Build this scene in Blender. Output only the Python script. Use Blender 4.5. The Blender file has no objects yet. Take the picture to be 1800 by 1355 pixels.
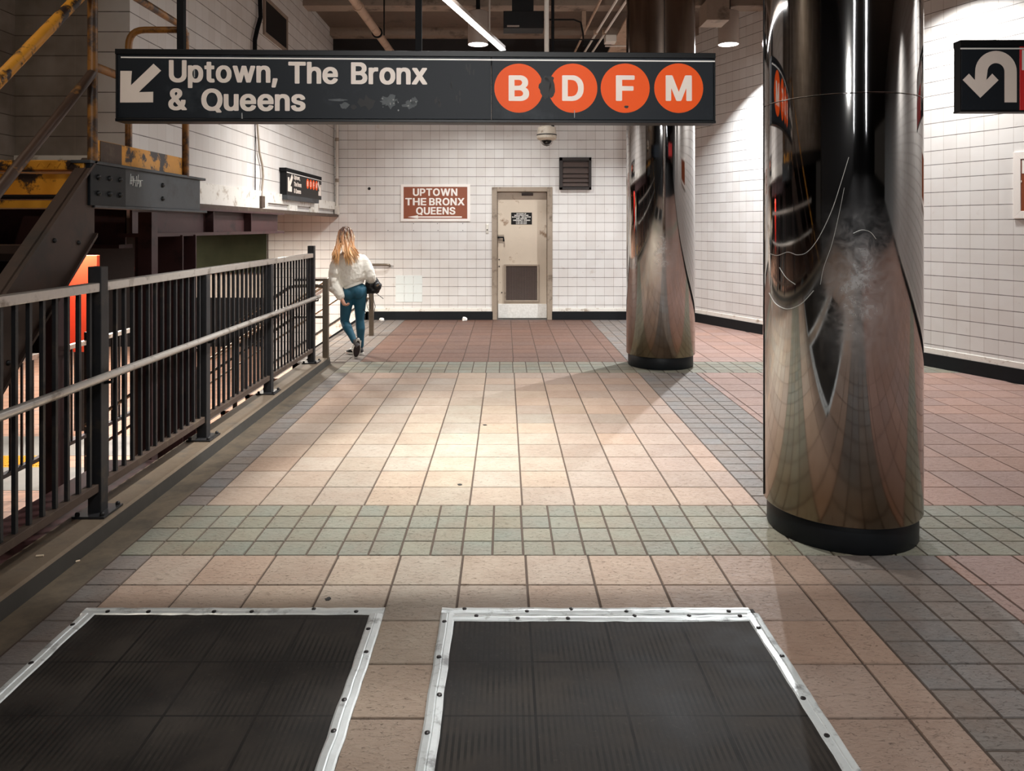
import bpy, bmesh, math, random, json
from mathutils import Vector, Matrix, Euler
random.seed(7)
SC = bpy.context.scene
COL = SC.collection
# ------------------------------------------------------------------ camera, world, exposure
F = 1330.0                       # focal length in pixels of the 1800 wide frame
CX, CY, CAMZ = 887.5, 399.0, 1.6
cam_d = bpy.data.cameras.new('camera'); cam = bpy.data.objects.new('camera', cam_d); COL.objects.link(cam)
cam.location = (0, 0, CAMZ); cam.rotation_euler = (math.radians(90), 0, 0)
cam_d.sensor_width = 36; cam_d.sensor_fit = 'HORIZONTAL'; cam_d.lens = F/1800*36
cam_d.shift_x = (900-CX)/1800; cam_d.shift_y = (CY-677.5)/1800; cam_d.clip_start = 0.05
SC.camera = cam
W = bpy.data.worlds.new('world'); SC.world = W; W.use_nodes = True
W.node_tree.nodes['Background'].inputs[0].default_value = (1.0, 0.86, 0.74, 1)
W.node_tree.nodes['Background'].inputs[1].default_value = 0.02
SC.view_settings.view_transform = 'Standard'; SC.view_settings.look = 'None'
SC.view_settings.gamma = 1.0; SC.view_settings.exposure = 0.12; SC.view_settings.use_curve_mapping = False
SC.cycles.use_denoising = True; SC.cycles.max_bounces = 8; SC.cycles.sample_clamp_indirect = 6.0
def area(name, loc, rot, energy, size, color=(1, .9, .78), shape='DISK', sy=None, spread=math.pi, parent=None):
    d = bpy.data.lights.new(name, 'AREA'); d.energy = energy; d.shape = shape; d.size = size; d.color = color; d.spread = spread
    if sy: d.size_y = sy
    o = bpy.data.objects.new(name, d); COL.objects.link(o); o.location = loc; o.rotation_euler = rot
    if parent:
        o.parent = parent; o.matrix_parent_inverse = Matrix.Translation(parent.location).inverted()
    return o
NEUT = (1, .985, .96); COOL = (.96, .98, 1.0)
# lights above and behind the picture: two rows of tubes, downlights, and added fills
for i in range(10):
    y = -2.6-3.2*i
    area('hall_tube_light', (1.45+.1*y, y, 4.3), (0, 0, math.atan(-.1)), 33, .12, COOL, 'RECTANGLE', 2.8)
    area('hall_tube_light', (2.55-.2*y, y, 4.3), (0, 0, math.atan(.2)), 31, .12, COOL, 'RECTANGLE', 2.8)
def aim(p, q):
    return (Vector(q)-Vector(p)).to_track_quat('-Z', 'Y').to_euler()
area('sign_fill', (-.3, -5.2, 3.9), aim((-.3, -5.2, 3.9), (.3, 4.2, 2.7)), 21, .5, NEUT, spread=math.radians(38))  # added fill that stands for no lamp, aimed to brighten the sign faces
area('hall_downlight_or_fill', (-.25, 5.45, 4.55), (0, 0, 0), 102, .2, (1, .985, .95), spread=math.radians(74))
area('left_wall_fill', (-1.2, 8.6, 3.2), aim((-1.2, 8.6, 3.2), (-2.94, 9.2, 1.6)), 25, .18, NEUT, spread=math.radians(112))  # added light without a body, hidden behind the sign to brighten the left wall
area('left_corner_fill', (-3.0, 2.6, 4.6), (0, 0, 0), 22, .3, (1, .86, .7), spread=math.radians(170))  # added warm fill for the dim upper left corner
area('hall_downlight_or_fill', (4.5, 8.0, 4.25), (0, 0, 0), 62, .27, NEUT, spread=math.radians(140))
area('hall_downlight_or_fill', (5.9, 4.6, 4.25), (0, 0, 0), 70, .27, NEUT, spread=math.radians(140))
area('hall_downlight_or_fill', (.9, 1.2, 4.5), (0, 0, 0), 52, .25, NEUT, spread=math.radians(130))  # added fill, no lamp of the hall: lifts the dim foreground
area('hall_downlight_or_fill', (7.3, .8, 4.25), (0, 0, 0), 60, .27, NEUT, spread=math.radians(140))  # added out of view to brighten the wall that the near column mirrors
area('stair_hall_light', (-3.3, 10.9, 1.72), (0, 0, 0), 140, .3, (1, .92, .8), spread=math.radians(170))
area('lower_hall_light', (-6.5, 11.5, 1.7), (0, 0, 0), 200, .8, (1, .92, .85), spread=math.radians(170))
area('lower_hall_light', (-8.5, 16.0, 1.7), (0, 0, 0), 200, .8, (1, .92, .85), spread=math.radians(170))

# ------------------------------------------------------------------ helpers: materials
def lin(c):
    return tuple(((x/255)/12.92 if x/255 <= .04045 else ((x/255+.055)/1.055)**2.4) for x in c)
class NT:
    def __init__(s, m):
        m.use_nodes = True; s.t = m.node_tree; s.n = s.t.nodes; s.l = s.t.links
        s.b = s.n['Principled BSDF']
    def node(s, k, **kw):
        x = s.n.new(k)
        for a, v in kw.items():
            setattr(x, a, v)
        return x
    def put(s, sock, v):
        if hasattr(v, 'is_output') or isinstance(v, bpy.types.NodeSocket): s.l.new(v, sock)
        elif v is not None:
            if sock.type == 'RGBA' and len(v) == 3: v = (*v, 1)
            sock.default_value = v
    def math(s, op, a, b=None, c=None):
        x = s.node('ShaderNodeMath', operation=op)
        s.put(x.inputs[0], a)
        if b is not None: s.put(x.inputs[1], b)
        if c is not None: s.put(x.inputs[2], c)
        return x.outputs[0]
    def mix(s, f, a, b, mode='MIX'):
        x = s.node('ShaderNodeMix', data_type='RGBA', blend_type=mode)
        s.put(x.inputs[0], f); s.put(x.inputs[6], a); s.put(x.inputs[7], b)
        return x.outputs[2]
    def noise(s, scale, detail=3, rough=.55, vec=None, dist=0):
        x = s.node('ShaderNodeTexNoise'); x.inputs['Scale'].default_value = scale
        x.inputs['Detail'].default_value = detail; x.inputs['Roughness'].default_value = rough
        x.inputs['Distortion'].default_value = dist
        if vec is not None: s.l.new(vec, x.inputs['Vector'])
        return x.outputs['Fac']
    def ramp(s, v, a, b, lo=0.0, hi=1.0):
        x = s.node('ShaderNodeMapRange'); s.put(x.inputs[0], v)
        x.inputs[1].default_value = a; x.inputs[2].default_value = b; x.inputs[3].default_value = lo; x.inputs[4].default_value = hi
        return x.outputs[0]
    def obj(s):
        return s.node('ShaderNodeTexCoord').outputs['Object']
    def bump(s, h, strength=.3, dist=.01):
        x = s.node('ShaderNodeBump'); x.inputs['Strength'].default_value = strength; x.inputs['Distance'].default_value = dist
        s.l.new(h, x.inputs['Height']); s.l.new(x.outputs[0], s.b.inputs['Normal'])
    def set(s, color=None, rough=None, metal=None, **kw):
        if color is not None: s.put(s.b.inputs['Base Color'], color)
        if rough is not None: s.put(s.b.inputs['Roughness'], rough)
        if metal is not None: s.put(s.b.inputs['Metallic'], metal)
        for k, v in kw.items(): s.put(s.b.inputs[k.replace('_', ' ')], v)
def plain(name, rgb, rough=.5, metal=0., var=.12, nscale=14, bump=.0, dirt=None, dscale=6, dlo=.55, dhi=.68):
    """paint, rubber, concrete ...: a colour with a little mottling, optional bump and worn patches"""
    m = bpy.data.materials.new(name); t = NT(m); c = lin(rgb); v = t.obj()
    n = t.noise(nscale, 4, .6, v)
    col = t.mix(n, tuple(x*(1-var) for x in c), tuple(min(1, x*(1+var)) for x in c))
    if dirt:
        k = t.ramp(t.noise(dscale, 5, .65, v), dlo, dhi)
        col = t.mix(k, col, lin(dirt))
    t.set(col, rough, metal)
    if bump: t.bump(n, bump, .004)
    return m
def emis(name, rgb, strength):
    m = bpy.data.materials.new(name); t = NT(m)
    t.set((0, 0, 0), .5, 0, Emission_Color=rgb, Emission_Strength=strength)
    return m
def wall_tile(name, base=(224, 222, 219), alt=(212, 208, 204), pitch=.158, ox=0., oz=0., vmul=1.0, dark=(70, 58, 50), mid=(150, 136, 124)):
    m = bpy.data.materials.new(name); t = NT(m); v = t.obj()
    s = t.node('ShaderNodeSeparateXYZ'); t.l.new(v, s.inputs[0])
    u = t.math('DIVIDE', t.math('ADD', s.outputs[0], ox), pitch); w = t.math('DIVIDE', t.math('ADD', s.outputs[2], oz), pitch)
    du = t.math('PINGPONG', u, .5); dw = t.math('PINGPONG', w, .5)
    n1 = t.noise(2.3, 3, .6, v); n2 = t.noise(7.0, 4, .6, v)
    cell = t.node('ShaderNodeCombineXYZ'); t.l.new(t.math('FLOOR', u), cell.inputs[0]); t.l.new(t.math('FLOOR', w), cell.inputs[1])
    wn = t.node('ShaderNodeTexWhiteNoise', noise_dimensions='2D'); t.l.new(cell.outputs[0], wn.inputs['Vector'])
    col = t.mix(t.math('MULTIPLY', wn.outputs['Value'], .7), lin(base), lin(alt))
    col = t.mix(t.ramp(n1, .45, .75, 0, .35), col, lin((204, 195, 187)))
    # the odd replaced tile
    col = t.mix(t.ramp(n2, .66, .74, 0, .3), col, lin((176, 156, 138)))
    mh = t.math('LESS_THAN', dw, .024); mv = t.math('LESS_THAN', du, .017)
    vstr = t.ramp(n1, .3, .7, .35*vmul, .95*vmul); hstr = t.ramp(n2, .3, .65, .7, 1.0)
    col = t.mix(t.math('MULTIPLY', mv, vstr), col, lin(mid)); col = t.mix(t.math('MULTIPLY', mh, hstr), col, lin(dark))
    t.set(col, t.ramp(n2, .3, .7, .42, .58))
    h = t.math('ADD', t.math('MULTIPLY', t.math('MAXIMUM', mh, mv), -1.0), t.math('MULTIPLY', wn.outputs['Value'], .25))
    t.bump(h, .25, .003)
    return m
# ------------------------------------------------------------------ helpers: geometry
class MB:
    def __init__(s): s.v = []; s.f = []; s.m = []; s.mi = 0
    def add(s, vs, fs):
        k = len(s.v); s.v += [tuple(p) for p in vs]; s.f += [tuple(i+k for i in f) for f in fs]; s.m += [s.mi]*len(fs)
        return s
    def box(s, x0, x1, y0, y1, z0, z1, M=None):
        vs = [Vector((x, y, z)) for z in (z0, z1) for y in (y0, y1) for x in (x0, x1)]
        if M: vs = [M @ p for p in vs]
        return s.add(vs, [(0, 2, 3, 1), (4, 5, 7, 6), (0, 1, 5, 4), (2, 6, 7, 3), (0, 4, 6, 2), (1, 3, 7, 5)])
    def bar(s, p0, p1, w, h, up=(0, 0, 1)):
        """a square bar from p0 to p1, w wide sideways and h along up"""
        p0, p1 = Vector(p0), Vector(p1); d = (p1-p0).normalized(); up = Vector(up); sd = d.cross(up).normalized(); u = sd.cross(d).normalized()
        vs = []
        for p in (p0, p1):
            for a, b in ((-1, -1), (1, -1), (1, 1), (-1, 1)): vs.append(p+sd*a*w/2+u*b*h/2)
        return s.add(vs, [(0, 1, 2, 3), (7, 6, 5, 4), (0, 4, 5, 1), (1, 5, 6, 2), (2, 6, 7, 3), (3, 7, 4, 0)])
    def tube(s, pts, r, n=12, caps=True, flat=None):
        pts = [Vector(p) for p in pts]; rs = r if isinstance(r, (list, tuple)) else [r]*len(pts)
        k = len(s.v); rings = []; prev = None
        for i, p in enumerate(pts):
            d = (pts[min(i+1, len(pts)-1)]-pts[max(i-1, 0)]).normalized()
            if prev is None:
                a = Vector((0, 0, 1)) if abs(d.z) < .9 else Vector((1, 0, 0))
                a = (a-d*a.dot(d)).normalized()
            else: a = (prev-d*prev.dot(d)).normalized()
            prev = a; b = d.cross(a)
            rr = rs[i]; q = flat if flat else 1.0
            rings.append([p+a*rr*q*math.cos(2*math.pi*j/n)+b*rr*math.sin(2*math.pi*j/n) for j in range(n)])
        vs = [p for ring in rings for p in ring]; fs = []
        for i in range(len(pts)-1):
            for j in range(n):
                fs.append((i*n+j, i*n+(j+1) % n, (i+1)*n+(j+1) % n, (i+1)*n+j))
        if caps:
            fs.append(tuple(reversed(range(n)))); fs.append(tuple(range((len(pts)-1)*n, len(pts)*n)))
        return s.add(vs, fs)
    def lathe(s, prof, c, n=48, axis='z'):
        vs = []; fs = []
        for r, z in prof:
            for j in range(n):
                a = 2*math.pi*j/n
                p = (r*math.cos(a), r*math.sin(a), z)
                if axis == 'y': p = (p[0], p[2], p[1])
                vs.append((c[0]+p[0], c[1]+p[1], c[2]+p[2]))
        m = len(prof)
        for i in range(m-1):
            for j in range(n): fs.append((i*n+j, i*n+(j+1) % n, (i+1)*n+(j+1) % n, (i+1)*n+j))
        if prof[0][0] > 1e-5: fs.append(tuple(reversed(range(n))))
        if prof[-1][0] > 1e-5: fs.append(tuple(range((m-1)*n, m*n)))
        return s.add(vs, fs)
    def ball(s, c, r, n=14, m=9, M=None):
        r = r if isinstance(r, (tuple, list)) else (r, r, r)
        vs = [Vector((0, 0, -r[2]))]
        for i in range(1, m):
            t = math.pi*i/m
            for j in range(n): vs.append(Vector((r[0]*math.sin(t)*math.cos(2*math.pi*j/n), r[1]*math.sin(t)*math.sin(2*math.pi*j/n), -r[2]*math.cos(t))))
        vs.append(Vector((0, 0, r[2])))
        if M: vs = [M @ p for p in vs]
        vs = [p+Vector(c) for p in vs]; fs = []
        for j in range(n): fs.append((0, 1+(j+1) % n, 1+j))
        for i in range(m-2):
            for j in range(n): fs.append((1+i*n+j, 1+i*n+(j+1) % n, 1+(i+1)*n+(j+1) % n, 1+(i+1)*n+j))
        t = 1+(m-2)*n
        for j in range(n): fs.append((t+j, t+(j+1) % n, len(vs)-1))
        return s.add(vs, fs)
    def prism(s, poly, M, d):
        """2D outline in the plane of M (local x, z), extruded along local -y by d"""
        n = len(poly); ar = sum(poly[i][0]*poly[(i+1) % n][1]-poly[(i+1) % n][0]*poly[i][1] for i in range(n))
        if ar < 0: poly = poly[::-1]
        vs = [M @ Vector((x, -d, z)) for x, z in poly]+[M @ Vector((x, 0, z)) for x, z in poly]
        fs = [tuple(range(n)), tuple(reversed(range(n, 2*n)))]+[(i, i+n, (i+1) % n+n, (i+1) % n) for i in range(n)]
        return s.add(vs, fs)
    def loft(s, rings, caps=True):
        n = len(rings[0]); vs = [p for r in rings for p in r]; fs = []
        for i in range(len(rings)-1):
            for j in range(n): fs.append((i*n+j, i*n+(j+1) % n, (i+1)*n+(j+1) % n, (i+1)*n+j))
        if caps: fs.append(tuple(reversed(range(n)))); fs.append(tuple(range((len(rings)-1)*n, len(rings)*n)))
        return s.add(vs, fs)
    def mesh(s, name):
        me = bpy.data.meshes.new(name); me.from_pydata(s.v, [], s.f); me.validate(); me.update()
        return me
    def build(s, name, mat, parent=None, bevel=0, smooth=False, origin=None, rot=None):
        if origin is not None: s.v = [tuple(Vector(p)-Vector(origin)) for p in s.v]
        me = s.mesh(name)
        mats = mat if isinstance(mat, (list, tuple)) else [mat]
        for x in mats: me.materials.append(x)
        if len(mats) > 1: me.polygons.foreach_set('material_index', s.m)
        o = bpy.data.objects.new(name, me); COL.objects.link(o)
        if origin is not None: o.location = origin
        if smooth:
            me.polygons.foreach_set('use_smooth', [True]*len(me.polygons))
            try: me.set_sharp_from_angle(angle=math.radians(40))
            except Exception: pass
        if bevel:
            b = o.modifiers.new('bevel', 'BEVEL'); b.width = bevel; b.segments = 2; b.limit_method = 'ANGLE'; b.angle_limit = math.radians(40)
        if parent: adopt(o, parent)
        return o
def world_of(o):
    M = Matrix.LocRotScale(o.location, o.rotation_euler, o.scale)
    return world_of(o.parent) @ o.matrix_parent_inverse @ M if o.parent else M
def adopt(o, parent):
    o.parent = parent; o.matrix_parent_inverse = world_of(parent).inverted()
def thing(name, label, cat, loc, group=None):
    o = bpy.data.objects.new(name, None); COL.objects.link(o); o.location = loc; o.empty_display_size = .1
    return tag(o, label, cat, group)
def tag(o, label, cat, group=None):
    o['label'] = label; o['category'] = cat
    if group: o['group'] = group
    return o
def struct(o):
    o['kind'] = 'structure'; return o
def copy_tree(o, parent=None):
    c = o.copy(); COL.objects.link(c)
    if parent:
        c.parent = parent; c.matrix_parent_inverse = o.matrix_parent_inverse.copy()
    for ch in o.children: copy_tree(ch, c)
    return c
def freeze(o, voxel=None, smooth=0, subd=0, factor=.5):
    """voxel remesh and smooth a set of overlapping volumes into one surface, as plain mesh data"""
    if voxel:
        r = o.modifiers.new('r', 'REMESH'); r.mode = 'VOXEL'; r.voxel_size = voxel
    if smooth:
        q = o.modifiers.new('s', 'SMOOTH'); q.iterations = smooth; q.factor = factor
    if subd:
        q = o.modifiers.new('d', 'SUBSURF'); q.levels = q.render_levels = subd
    dg = bpy.context.evaluated_depsgraph_get(); me = bpy.data.meshes.new_from_object(o.evaluated_get(dg))
    mats = list(o.data.materials); o.modifiers.clear(); o.data = me
    me.materials.clear()
    for m in mats: me.materials.append(m)
    me.polygons.foreach_set('use_smooth', [True]*len(me.polygons))
    return o
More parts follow.
